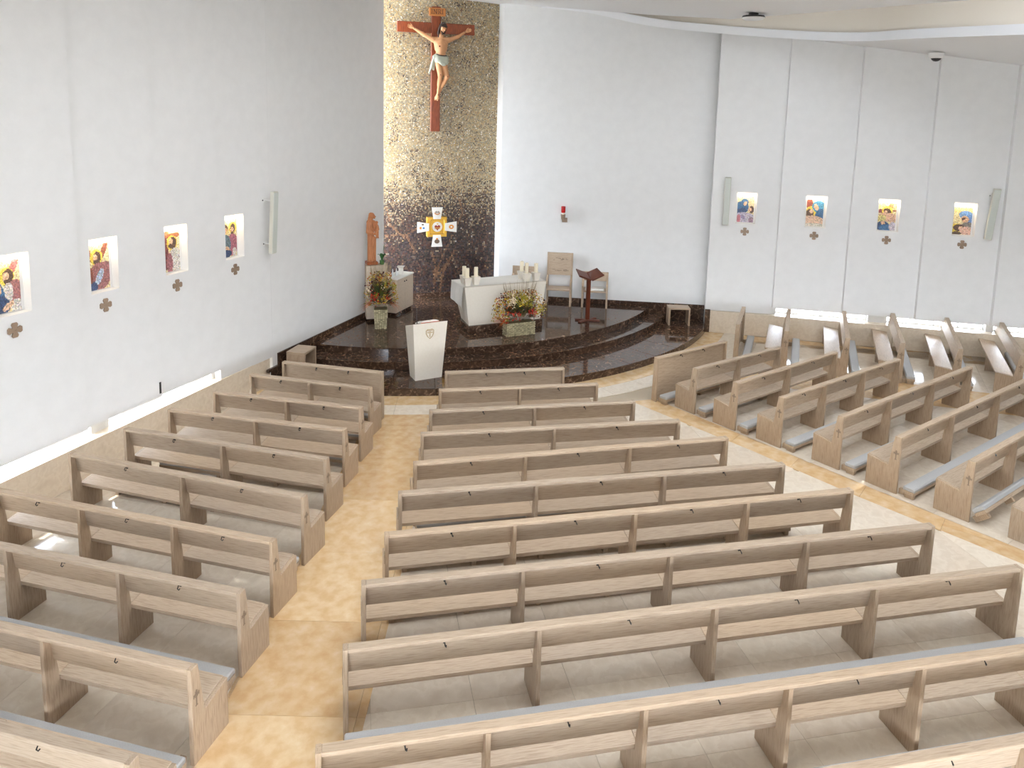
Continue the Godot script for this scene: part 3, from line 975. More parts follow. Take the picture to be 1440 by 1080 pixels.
func station_picture(n: int) -> ImageTexture:
	var w := 84
	var h := 132
	var im := Image.create(w, h, false, Image.FORMAT_RGB8)
	var sky := c8(232, 212, 160)
	im.fill(sky)
	var halo := c8(240, 204, 70)
	var hair := c8(74, 50, 40)
	var face := c8(226, 180, 146)
	var red := c8(150, 92, 92)
	var white := c8(214, 208, 202)
	var blue := c8(44, 92, 140)
	var deep := c8(40, 62, 104)
	var crosswood := c8(128, 62, 44)
	var P := []                                        # cx, cy, rx, ry, turn, colour
	match n:
		0: P = [[0.1, 0.16, 0.16, 0.07, 0.5, crosswood], [0.82, 0.10, 0.20, 0.07, -1.1, c8(176, 92, 92)], [0.55, 0.30, 0.17, 0.17, 0, halo], [0.60, 0.30, 0.12, 0.14, 0.2, hair], [0.52, 0.31, 0.07, 0.09, 0.3, face], [0.55, 0.40, 0.06, 0.05, 0, hair], [0.80, 0.68, 0.20, 0.30, 0.1, red], [0.55, 0.66, 0.12, 0.24, 0.2, white], [0.86, 0.90, 0.14, 0.14, 0, white], [0.18, 0.62, 0.17, 0.26, -0.2, blue], [0.25, 0.54, 0.07, 0.10, 0, face], [0.25, 0.84, 0.24, 0.20, 0.4, deep], [0.55, 0.88, 0.14, 0.06, -0.5, face]]
		1: P = [[0.78, 0.14, 0.22, 0.07, -1.1, crosswood], [0.08, 0.30, 0.08, 0.22, 0.2, crosswood], [0.45, 0.28, 0.17, 0.17, 0, halo], [0.48, 0.29, 0.11, 0.13, 0, hair], [0.40, 0.29, 0.06, 0.08, 0, face], [0.42, 0.38, 0.06, 0.05, 0, hair], [0.58, 0.70, 0.30, 0.30, 0, red], [0.80, 0.62, 0.16, 0.22, 0.3, red], [0.55, 0.72, 0.08, 0.20, 0.5, c8(178, 196, 218)], [0.15, 0.68, 0.08, 0.20, 0, crosswood], [0.30, 0.92, 0.10, 0.10, 0, deep]]
		2: P = [[0.55, 0.12, 0.36, 0.06, 0.0, c8(150, 82, 50)], [0.30, 0.06, 0.08, 0.06, 0.0, c8(176, 112, 72)], [0.26, 0.55, 0.09, 0.40, 0.0, c8(112, 52, 56)], [0.58, 0.30, 0.18, 0.18, 0, halo], [0.63, 0.30, 0.12, 0.15, 0, hair], [0.52, 0.27, 0.07, 0.09, 0, face], [0.50, 0.37, 0.07, 0.05, 0, hair], [0.74, 0.74, 0.22, 0.32, 0, white], [0.44, 0.80, 0.10, 0.26, 0, c8(160, 96, 104)]]
		3: P = [[0.26, 0.24, 0.12, 0.14, 0, c8(236, 206, 110)], [0.27, 0.22, 0.09, 0.11, 0, hair], [0.28, 0.27, 0.06, 0.08, 0, face], [0.74, 0.22, 0.16, 0.16, 0, halo], [0.74, 0.23, 0.10, 0.12, 0, hair], [0.71, 0.27, 0.06, 0.08, 0, face], [0.70, 0.37, 0.06, 0.05, 0, hair], [0.70, 0.68, 0.24, 0.30, 0, c8(160, 86, 104)], [0.25, 0.66, 0.22, 0.28, 0, c8(86, 112, 128)], [0.30, 0.78, 0.14, 0.08, 0.2, face], [0.30, 0.90, 0.22, 0.10, 0, deep], [0.82, 0.88, 0.08, 0.12, 0, white]]
		4: P = [[0.28, 0.42, 0.26, 0.22, 0.3, blue], [0.42, 0.24, 0.15, 0.15, 0, blue], [0.46, 0.28, 0.06, 0.09, 0.5, face], [0.22, 0.58, 0.22, 0.12, -0.2, deep], [0.85, 0.50, 0.10, 0.13, 0, hair], [0.76, 0.50, 0.07, 0.08, 0, face], [0.5, 0.86, 0.50, 0.24, 0.1, c8(176, 170, 190)], [0.36, 0.80, 0.12, 0.06, 0.7, c8(128, 116, 150)], [0.10, 0.86, 0.08, 0.16, 0, c8(176, 96, 110)], [0.86, 0.90, 0.10, 0.12, 0.4, c8(150, 120, 140)]]
		5: P = [[0.16, 0.16, 0.12, 0.20, 0, c8(138, 60, 46)], [0.30, 0.44, 0.20, 0.20, 0, halo], [0.20, 0.52, 0.15, 0.16, 0, hair], [0.30, 0.44, 0.07, 0.08, 0.6, face], [0.72, 0.26, 0.26, 0.22, 0.2, c8(64, 140, 180)], [0.56, 0.28, 0.08, 0.13, -0.4, face], [0.80, 0.58, 0.17, 0.26, 0.3, blue], [0.46, 0.78, 0.40, 0.18, 0.1, c8(216, 178, 152)], [0.5, 0.95, 0.4, 0.07, 0, c8(206, 200, 186)]]
		6: P = [[0.66, 0.12, 0.08, 0.16, 0.3, c8(206, 122, 78)], [0.10, 0.30, 0.10, 0.07, 0, c8(110, 46, 56)], [0.85, 0.27, 0.14, 0.03, -0.1, c8(150, 82, 60)], [0.48, 0.28, 0.20, 0.17, 0, halo], [0.48, 0.30, 0.14, 0.11, 0.3, hair], [0.40, 0.33, 0.07, 0.06, 0, face], [0.62, 0.52, 0.36, 0.16, 0.2, c8(214, 170, 142)], [0.20, 0.55, 0.16, 0.12, 0, c8(196, 186, 120)], [0.28, 0.84, 0.24, 0.18, 0, deep], [0.30, 0.74, 0.07, 0.10, -0.5, face], [0.55, 0.90, 0.30, 0.14, 0, blue], [0.86, 0.86, 0.14, 0.18, 0, c8(190, 184, 200)]]
		_: P = [[0.5, 0.12, 0.40, 0.10, 0, c8(236, 206, 130)], [0.68, 0.30, 0.26, 0.16, 0.2, c8(96, 140, 196)], [0.85, 0.46, 0.14, 0.16, 0, c8(88, 128, 190)], [0.62, 0.44, 0.14, 0.12, 0.2, c8(222, 172, 132)], [0.56, 0.42, 0.07, 0.04, -0.5, hair], [0.80, 0.64, 0.20, 0.10, 0, c8(112, 108, 104)], [0.20, 0.80, 0.22, 0.20, 0, halo], [0.38, 0.76, 0.22, 0.13, 0.1, hair], [0.44, 0.77, 0.09, 0.07, 0, face], [0.75, 0.86, 0.24, 0.16, 0, c8(222, 176, 158)], [0.2, 0.95, 0.18, 0.06, 0, c8(70, 54, 40)]]
	for e in P:
		ellipse_into(im, e[0], e[1], e[2], e[3], e[4], e[5])
	# small tesserae: blocks of 3 pixels with their own tone
	for y in range(0, h, 3):
		for x in range(0, w, 3):
			var c := im.get_pixel(mini(x + 1, w - 1), mini(y + 1, h - 1)).lerp(c8(240, 226, 206), 0.14)
			var v := rng.randf_range(0.78, 1.2)
			var hue := Color(c.r * v * rng.randf_range(0.94, 1.06), c.g * v, c.b * v * rng.randf_range(0.92, 1.08)).clamp()
			for dy in 3:
				for dx in 3:
					if x + dx < w and y + dy < h:
						im.set_pixel(x + dx, y + dy, hue if (dx < 2 and dy < 2) or rng.randf() < 0.5 else hue.darkened(0.12))
	return ImageTexture.create_from_image(im)

func cross_plaque_mesh() -> Mesh:
	if not pew_cache.has("plaque"):
		var st := begin()
		var outline := PackedVector2Array()
		for k in 4:
			var a := k * PI / 2.0
			for q in [[-0.030, 0.030], [-0.046, 0.075], [-0.030, 0.100], [0.030, 0.100], [0.046, 0.075]]:
				outline.append(Vector2(q[0], q[1]).rotated(-a))
		prism(st, outline, Transform3D.IDENTITY, 0.0, 0.02, 0.004)
		lathe(st, [Vector2(0.034, 0.0), Vector2(0.034, 0.004), Vector2(0.024, 0.004), Vector2(0.024, 0.0)], Vector3.ZERO, 12)
		pew_cache["plaque"] = finish(st, M.bronze)
	return pew_cache["plaque"]

func make_stations() -> void:
	var says := ["robed man meeting a woman in a blue hood", "robed man with long hair carrying a dark cross", "white-robed bearded man below a timber cross", "two haloed heads close together",
		"woman in blue bowed over a pale shroud", "woman in bright blue cradling a reclining man", "haloed head above a small blue-hooded figure", "figure in sky blue over a dark-haired head"]
	for nn in niches:
		var tr: Transform3D = nn[0]
		var q: Array = nn[1]
		var th: float = nn[2]
		var i: int = nn[3]
		var left: bool = nn[4]
		var t := thing("station_picture", "lit wall niche with a mosaic of %s" % says[i], "mosaic picture", Vector3.ZERO, 0.0, "lit stations of the cross")
		t.transform = tr
		var wd: float = q[2] - q[0]
		var ht: float = q[3] - q[1]
		# picture plate with UVs
		var st := begin()
		var x0: float = q[0] + (0.025 if left else 0.045)
		var x1: float = q[2] - (0.06 if left else 0.045)
		var y0: float = q[1] + 0.02
		var y1: float = q[3] - 0.10
		box(st, Vector3(x0, y0, -th), Vector3(x1, y1, -th + 0.024))
		obj("plate", st, M.frame_white, t)
		st = begin()
		var z := -th + 0.026
		for v in [[x0, y0, 0, 1], [x0, y1, 0, 0], [x1, y1, 1, 0], [x0, y0, 0, 1], [x1, y1, 1, 0], [x1, y0, 1, 1]]:
			st.set_uv(Vector2(v[2], v[3]))
			st.add_vertex(Vector3(v[0], v[1], z))
		var m := mat("picture%d" % i, Color.WHITE, 0.5)
		m.albedo_texture = station_picture(i)
		obj("mosaic", st, m, t)
		# lamp strip hidden in the head of the niche, and its light
		st = begin()
		box(st, Vector3(q[0] + 0.03, q[3] - 0.012, -th * 0.55), Vector3(q[2] - 0.03, q[3] - 0.001, -th * 0.3))
		var lm: StandardMaterial3D
		if not M.has("lamp_strip"):
			lm = mat("lamp_strip", c8(255, 250, 240), 0.5)
			lm.emission_enabled = true
			lm.emission = c8(255, 236, 206)
			lm.emission_energy_multiplier = 3.0
		lm = M.lamp_strip
		obj("lamp_strip", st, lm, t)
		var c: Vector3 = tr * Vector3((q[0] + q[2]) / 2.0, q[3] - 0.016, -th * 0.42)
		var l := AreaLight3D.new()
		l.name = "lamp_light"
		l.area_normalize_energy = false
		l.area_size = Vector2(0.40, 0.035)
		l.light_energy = 20.0
		l.light_color = c8(255, 234, 204)
		l.shadow_enabled = true
		l.area_range = 40.0
		add_child(l, true)
		l.look_at_from_position(c, c + Vector3(0, -1, 0), (tr.basis * Vector3(0, 0, -1)))
		# quatrefoil plaque below the niche
		var p := put("cross_plaque", cross_plaque_mesh(), self)
		var side := -0.02 if left else 0.0
		p.transform = tr * Transform3D(Basis.IDENTITY, Vector3((q[0] + q[2]) / 2.0 + side, q[1] - 0.20, 0.0))
		tag(p, "small bronze cross below the mosaic of %s" % says[i], "wall cross", "small crosses below the stations")

# ------------------------------------------------------------------ sanctuary furniture
func hexa(st: SurfaceTool, b: Array, t: Array) -> void:
	# b, t: four corners each, going round
	for i in 4:
		var j := (i + 1) % 4
		quad(st, b[i], t[i], t[j], b[j])
	quad(st, t[0], t[3], t[2], t[1])
	quad(st, b[0], b[1], b[2], b[3])

const AX := Vector2(0.905, -0.425)              # along the front of the altar

func make_altar() -> void:
	var at := v3(Vector2(-1.035, -16.80), 0.48)
	var alt := thing("altar", "cream stone altar tapering downwards on a dark marble plinth", "altar", at, turn_of(AX))
	var st := begin()
	box(st, Vector3(0.10, 0.0, -0.74), Vector3(1.97, 0.16, 0.06), 0.004)
	obj("plinth", st, M.brown0, alt)
	st = begin()
	hexa(st, [Vector3(0.12, 0.16, 0.0), Vector3(0.20, 0.16, -0.68), Vector3(1.87, 0.16, -0.68), Vector3(1.95, 0.16, 0.0)], [Vector3(0, 1.06, 0.02), Vector3(0, 1.06, -0.86), Vector3(2.07, 1.06, -0.86), Vector3(2.07, 1.06, 0.02)])
	obj("block", st, M.stone, alt)
	# cloth over the top, hanging down at both ends
	var cl := thing("altar_cloth", "white linen cloth hanging over the ends of the stone altar", "cloth", at, turn_of(AX))
	st = begin()
	var prof := [[-0.035, 0.64], [-0.030, 0.85], [-0.014, 1.055], [0.004, 1.068], [2.066, 1.068], [2.084, 1.055], [2.10, 0.85], [2.105, 0.64]]
	for i in prof.size() - 1:
		for j in 8:
			var pts := []
			for c in [[i, j], [i + 1, j], [i + 1, j + 1], [i, j + 1]]:
				var p: Array = prof[c[0]]
				var f: float = c[1] / 8.0
				var sway := 0.008 * sin(f * 14.0) * (1.0 if p[1] < 0.9 else 0.0) * (-1.0 if p[0] < 1.0 else 1.0)
				var drop := -0.06 * f if p[1] < 0.7 else 0.0
				pts.append(Vector3(p[0] + sway, p[1] + drop, -0.80 + f * 0.76))
			quad(st, pts[0], pts[1], pts[2], pts[3])
			quad(st, pts[0] + Vector3(0, 0.005, 0), pts[3] + Vector3(0, 0.005, 0), pts[2] + Vector3(0, 0.005, 0), pts[1] + Vector3(0, 0.005, 0))
	obj("cloth", st, M.linen, cl)
	# candles in flared stone holders
	var spots := [[0.10, -0.10, 0.0, "front candle of the trio over the hanging cloth"], [0.12, -0.34, 0.0, "rear candle of the trio over the hanging cloth"], [0.34, -0.16, 0.0, "inner candle of the trio over the hanging cloth"], [1.60, -0.10, 0.03, "inner front candle of the trio near the chairs"], [1.60, -0.36, 0.02, "rear candle of the trio near the chairs"], [1.86, -0.12, 0.0, "outer candle of the trio near the chairs"]]
	for s in spots:
		var c := thing("altar_candle", "cream pillar candle, %s" % s[3], "candle", at + Vector3(s[0], 0, -s[1]).rotated(Vector3.UP, 0.0) * 0.0 + (Basis(Vector3.UP, turn_of(AX)) * Vector3(s[0], 1.073, s[1])), turn_of(AX), "candles on the altar")
		st = begin()
		var b := 0.055
		var t := 0.085
		hexa(st, [Vector3(-b, 0, b), Vector3(-b, 0, -b), Vector3(b, 0, -b), Vector3(b, 0, b)], [Vector3(-t, 0.19, t), Vector3(-t, 0.19, -t), Vector3(t, 0.19, -t), Vector3(t, 0.19, t)])
		obj("holder", st, M.stone, c)
		st = begin()
		lathe(st, [Vector2(0, 0.19), Vector2(0.046, 0.19), Vector2(0.046, 0.40 + s[2]), Vector2(0.040, 0.408 + s[2]), Vector2(0.012, 0.402 + s[2]), Vector2(0, 0.402 + s[2])], Vector3.ZERO, 16)
		obj("wax", st, M.wax, c)
		st = begin()
		tube(st, PackedVector3Array([Vector3(0, 0.40 + s[2], 0), Vector3(0.003, 0.42 + s[2], 0)]), 0.003, 5)
		obj("wick", st, M.black, c)

func make_ambo() -> void:
	var u := Vector2(0.872, -0.489)
	var at := v3(Vector2(-1.84, -14.49), 0.16)
	var am := thing("ambo", "white stone ambo with a gilt shield emblem on the dark steps", "ambo", at, turn_of(u))
	var st := begin()
	hexa(st, [Vector3(0, 0, 0), Vector3(0.02, 0, -0.34), Vector3(0.55, 0, -0.34), Vector3(0.57, 0, 0)], [Vector3(-0.07, 1.17, 0.05), Vector3(-0.05, 1.03, -0.42), Vector3(0.62, 1.03, -0.42), Vector3(0.66, 1.17, 0.05)])
	obj("body", st, M.stone, am)
	# shield emblem with a cross
	st = begin()
	var c := Vector3(0.285, 0.955, 0.048)
	var ring := PackedVector3Array()
	for q in [[0, 0.075], [-0.045, 0.085], [-0.080, 0.060], [-0.078, 0.0], [-0.050, -0.060], [0, -0.105], [0.050, -0.060], [0.078, 0.0], [0.080, 0.060], [0.045, 0.085], [0, 0.075]]:
		ring.append(c + Vector3(q[0], q[1], 0.004 * q[1]))
	tube(st, ring, 0.009, 6)
	box(st, c + Vector3(-0.006, -0.07, -0.006), c + Vector3(0.006, 0.055, 0.008))
	box(st, c + Vector3(-0.042, 0.012, -0.006), c + Vector3(0.042, 0.024, 0.008))
	for q in [[-0.04, 0.06], [0.04, 0.06], [0, 0.055], [-0.045, 0.018], [0.045, 0.018]]:
		box(st, c + Vector3(q[0] - 0.011, q[1] - 0.011, -0.004), c + Vector3(q[0] + 0.011, q[1] + 0.011, 0.009), 0.003)
	mat("gilt", c8(188, 166, 128), 0.4).metallic = 0.3
	obj("shield_emblem", st, M.gilt, am)
	# open book
	var bk := thing("open_book", "open white book with a red ribbon lying on the ambo", "book", at, turn_of(u))
	var slope := (1.17 - 1.03) / 0.47
	for side in 2:
		st = begin()
		var x0 := 0.31
		var sgn := -1.0 if side == 0 else 1.0
		for i in 6:
			var xa := x0 + sgn * 0.19 * i / 6.0
			var xb := x0 + sgn * 0.19 * (i + 1) / 6.0
			var ya := 0.018 + 0.030 * sin(PI * (0.15 + 0.85 * i / 6.0))
			var yb := 0.018 + 0.030 * sin(PI * (0.15 + 0.85 * (i + 1) / 6.0))
			var zf := -0.02
			var zb := -0.32
			var sf := 1.182 + (zf - 0.05) * slope
			var sb := 1.182 + (zb - 0.05) * slope
			hexa(st, [Vector3(xa, sf, zf), Vector3(xa, sb, zb), Vector3(xb, sb, zb), Vector3(xb, sf, zf)], [Vector3(xa, sf + ya, zf), Vector3(xa, sb + ya, zb), Vector3(xb, sb + yb, zb), Vector3(xb, sf + yb, zf)])
		obj("pages", st, M.linen, bk)
	st = begin()
	var s0 := 1.178 + (-0.01 - 0.05) * slope
	box(st, Vector3(0.11, s0, -0.012), Vector3(0.51, s0 + 0.010, -0.004))
	mat("ribbon", c8(200, 92, 60), 0.6)
	obj("cover", st, M.ribbon, bk)
	st = begin()
	var rb := 1.182 + (-0.32 - 0.05) * slope + 0.034
	var rf := 1.182 + (-0.02 - 0.05) * slope + 0.034
	hexa(st, [Vector3(0.30, rf, -0.012), Vector3(0.30, rb, -0.325), Vector3(0.322, rb, -0.325), Vector3(0.322, rf, -0.012)], [Vector3(0.30, rf + 0.004, -0.012), Vector3(0.30, rb + 0.004, -0.325), Vector3(0.322, rb + 0.004, -0.325), Vector3(0.322, rf + 0.004, -0.012)])
	obj("ribbon", st, M.ribbon, bk)
	var mi := thing("gooseneck_microphone", "thin dark gooseneck microphone standing at the corner of the ambo", "microphone", at, turn_of(u))
	st = begin()
	tube(st, PackedVector3Array([Vector3(0.03, 1.16, 0.0), Vector3(0.03, 1.27, -0.02), Vector3(0.045, 1.38, -0.05), Vector3(0.055, 1.43, -0.09)]), 0.010, 6)
	obj("neck", st, M.black, mi)
	st = begin()
	tube(st, PackedVector3Array([Vector3(0.055, 1.43, -0.09), Vector3(0.058, 1.455, -0.12)]), 0.012, 8)
	obj("capsule", st, M.black, mi)

func chair(called: String, label: String, at: Vector2, u: Vector2, wide: float, high: float, panel: float, cushion: bool) -> void:
	var c := thing(called, label, "chair", v3(at, 0.48), turn_of(u), "oak chairs behind the altar")
	for x in [0.0, wide - 0.05]:
		var st := begin()
		prism(st, poly_of([[0.0, 0.0], [0.0, high], [0.05, high], [0.06, 0.74], [0.40, 0.64], [0.46, 0.58], [0.46, 0.0], [0.40, 0.0], [0.36, 0.30], [0.10, 0.30], [0.06, 0.0]]), along_x(), x, x + 0.05, 0.004)
		obj("side_panel", st, M.wood_y1, c)
	var st := begin()
	box(st, Vector3(0.05, high - panel, 0.008), Vector3(wide - 0.05, high, 0.045), 0.003)
	obj("backrest", st, M.wood_x1, c)
	if panel > 0.4:
		st = begin()
		for k in 26:
			var x := 0.10 + rng.randf() * (wide - 0.22)
			var y := high - 0.14 - rng.randf() * 0.06 - (0.30 if k % 2 == 0 else 0.0)
			box(st, Vector3(x, y, 0.043), Vector3(x + rng.randf_range(0.02, 0.07), y + 0.012, 0.052))
		obj("carved_relief", st, M.emblem, c)
	st = begin()
	box(st, Vector3(0.05, 0.41, 0.03), Vector3(wide - 0.05, 0.45, 0.45), 0.004)
	obj("seat", st, M.wood_x1, c)
	if cushion:
		st = begin()
		box(st, Vector3(0.09, 0.45, 0.06), Vector3(wide - 0.09, 0.495, 0.43), 0.015)
		obj("cushion", st, M.linen, c)

func make_seats() -> void:
	var u := (BW1 - BW0).normalized()
	var n := Vector2(-u.y, u.x)
	chair("presider_chair", "tall-backed oak armchair against the white wall behind the altar", Vector2(0.98, -20.02) + n * 0.06, u, 0.68, 1.35, 0.60, false)
	chair("side_chair", "low-backed oak armchair with a pale cushion behind the wooden lectern", Vector2(1.92, -19.90) + n * 0.06, u, 0.68, 0.88, 0.24, true)
	chair("side_chair", "low-backed oak armchair mostly hidden behind the altar candles", Vector2(0.06, -20.14) + n * 0.06, u, 0.68, 0.94, 0.26, false)
	# wooden lectern
	var le := thing("wooden_lectern", "reddish wooden lectern with an open-winged desk in front of the chair", "lectern", v3(Vector2(1.90, -18.12), 0.48), deg_to_rad(18))
	var st := begin()
	box(st, Vector3(-0.048, 0.03, -0.035), Vector3(0.048, 1.10, 0.035), 0.008)
	obj("post", st, M.lectern_wood, le)
	for k in 2:
		st = begin()
		var a := deg_to_rad(25 if k == 0 else -25)
		box(st, Vector3(-0.30, 0.0, -0.04), Vector3(0.30, 0.035, 0.04), 0.006, Transform3D(Basis(Vector3.UP, a), Vector3.ZERO))
		obj("foot", st, M.lectern_wood, le)
	for k in 2:
		st = begin()
		var s := -1.0 if k == 0 else 1.0
		var tr := Transform3D(Basis(Vector3(0, 0, 1), 0.38 * s) * Basis(Vector3.RIGHT, 0.35), Vector3(0, 1.08, 0))
		box(st, Vector3(minf(0.0, s * 0.33), 0.0, -0.18), Vector3(maxf(0.0, s * 0.33), 0.022, 0.18), 0.004, tr)
		box(st, Vector3(minf(0.0, s * 0.33), 0.0, 0.165), Vector3(maxf(0.0, s * 0.33), 0.045, 0.185), 0.003, tr)
		obj("desk_wing", st, M.lectern_wood, le)
	# two open cube stools
	stool("cube_stool", "open oak cube stool on the lowest step by the panelled wall", Vector2(4.09, -19.38), Vector2(1.0, 0.03), 0.55, 0.36, 0.46, false)
	stool("cube_stool", "solid-sided oak cube stool on the step beside the plain wall", Vector2(-4.36, -15.22), Vector2(0.94, 0.20).normalized(), 0.40, 0.50, 0.46, true)

func stool(called: String, label: String, at: Vector2, u: Vector2, wide: float, deep: float, high: float, closed: bool) -> void:
	var s := thing(called, label, "stool", v3(at, 0.16), turn_of(u), "cube stools on the steps")
	var st := begin()
	box(st, Vector3(0, high - 0.045, 0), Vector3(wide, high, deep), 0.004)
	obj("top", st, M.wood_x1, s)
	if closed:
		st = begin()
		box(st, Vector3(0, 0, deep - 0.04), Vector3(wide, high - 0.045, deep), 0.003)
		obj("side_panel", st, M.wood_y1, s)
		st = begin()
		box(st, Vector3(0, 0, 0), Vector3(wide, high - 0.045, 0.04), 0.003)
		obj("side_panel", st, M.wood_y1, s)
		st = begin()
		box(st, Vector3(0, 0, 0.04), Vector3(0.03, high - 0.045, deep - 0.04), 0.003)
		obj("back_panel", st, M.wood_y1, s)
	else:
		for x in [0.0, wide - 0.045]:
			st = begin()
			box(st, Vector3(x, 0, 0), Vector3(x + 0.045, high - 0.045, deep), 0.003)
			obj("side_panel", st, M.wood_y1, s)

# ------------------------------------------------------------------ smooth bodies
func blob(bones: Array, cell: float, k: float, material: Material) -> ArrayMesh:
	var lo := Vector3(1e9, 1e9, 1e9)
	var hi := -lo
	for b in bones:
		for e in 2:
			var r: float = b[2 + e]
			lo = lo.min(b[e] - Vector3.ONE * (r + 3 * cell))
			hi = hi.max(b[e] + Vector3.ONE * (r + 3 * cell))
	var nx := int((hi.x - lo.x) / cell) + 2
	var ny := int((hi.y - lo.y) / cell) + 2
	var nz := int((hi.z - lo.z) / cell) + 2
	var f := PackedFloat32Array()
	f.resize(nx * ny * nz)
	f.fill(9.0)
	for b in bones:
		var a: Vector3 = b[0]
		var d: Vector3 = b[1] - a
		var ra: float = b[2]
		var rb: float = b[3]
		var dd := maxf(d.length_squared(), 1e-9)
		var mr := maxf(ra, rb) + k + 2.0 * cell
		var bl: Vector3 = (a.min(b[1]) - Vector3.ONE * mr - lo) / cell
		var bh: Vector3 = (a.max(b[1]) + Vector3.ONE * mr - lo) / cell
		for z in range(maxi(0, int(bl.z)), mini(nz, int(bh.z) + 2)):
			for y in range(maxi(0, int(bl.y)), mini(ny, int(bh.y) + 2)):
				var base := (z * ny + y) * nx
				for x in range(maxi(0, int(bl.x)), mini(nx, int(bh.x) + 2)):
					var p := lo + Vector3(x, y, z) * cell - a
					var t := clampf(p.dot(d) / dd, 0.0, 1.0)
					var v := (p - d * t).length() - (ra + (rb - ra) * t)
					var o := f[base + x]
					var h := maxf(k - absf(v - o), 0.0) / k
					f[base + x] = minf(v, o) - h * h * k * 0.25
	var id := PackedInt32Array()
	id.resize(nx * ny * nz)
	id.fill(-1)
	var verts := PackedVector3Array()
	var ids := PackedInt32Array()
	var corner := [0, 1, nx, nx + 1, nx * ny, nx * ny + 1, nx * ny + nx, nx * ny + nx + 1]
	var cpos := [Vector3(0, 0, 0), Vector3(1, 0, 0), Vector3(0, 1, 0), Vector3(1, 1, 0), Vector3(0, 0, 1), Vector3(1, 0, 1), Vector3(0, 1, 1), Vector3(1, 1, 1)]
	var edges := [[0, 1], [2, 3], [4, 5], [6, 7], [0, 2], [1, 3], [4, 6], [5, 7], [0, 4], [1, 5], [2, 6], [3, 7]]
	for z in nz - 1:
		for y in ny - 1:
			for x in nx - 1:
				var i := (z * ny + y) * nx + x
				var v0 := f[i]
				if absf(v0) > 2.0 * cell:
					continue
				var inside := 0
				for c in corner:
					if f[i + c] < 0.0:
						inside += 1
				if inside == 0 or inside == 8:
					continue
				var sum := Vector3.ZERO
				var n := 0
				for e in edges:
					var fa := f[i + corner[e[0]]]
					var fb := f[i + corner[e[1]]]
					if (fa < 0.0) != (fb < 0.0):
						sum += cpos[e[0]].lerp(cpos[e[1]], fa / (fa - fb))
						n += 1
				id[i] = verts.size()
				verts.append(lo + (Vector3(x, y, z) + sum / n) * cell)
	var steps := [1, nx, nx * ny]
	for z in range(1, nz - 1):
		for y in range(1, ny - 1):
			for x in range(1, nx - 1):
				var i := (z * ny + y) * nx + x
				var v0 := f[i]
				if absf(v0) > 2.0 * cell:
					continue
				for ax in 3:
					var v1 := f[i + steps[ax]]
					if (v0 < 0.0) == (v1 < 0.0):
						continue
					var s1: int = steps[(ax + 1) % 3]
					var s2: int = steps[(ax + 2) % 3]
					var q := [id[i], id[i - s1], id[i - s1 - s2], id[i - s2]]
					if q[0] < 0 or q[1] < 0 or q[2] < 0 or q[3] < 0:
						continue
					if v0 < 0.0:
						ids.append_array([q[0], q[2], q[1], q[0], q[3], q[2]])
					else:
						ids.append_array([q[0], q[1], q[2], q[0], q[2], q[3]])
	var nrm := PackedVector3Array()
	nrm.resize(verts.size())
	for t in range(0, ids.size(), 3):
		var nn := (verts[ids[t + 2]] - verts[ids[t]]).cross(verts[ids[t + 1]] - verts[ids[t]])
		for e in 3:
			nrm[ids[t + e]] += nn
	for i in nrm.size():
		nrm[i] = nrm[i].normalized()
	var arr := []
	arr.resize(Mesh.ARRAY_MAX)
	arr[Mesh.ARRAY_VERTEX] = verts
	arr[Mesh.ARRAY_NORMAL] = nrm
	arr[Mesh.ARRAY_INDEX] = ids
	var m := ArrayMesh.new()
	m.add_surface_from_arrays(Mesh.PRIMITIVE_TRIANGLES, arr)
	m.surface_set_material(0, material)
	return m

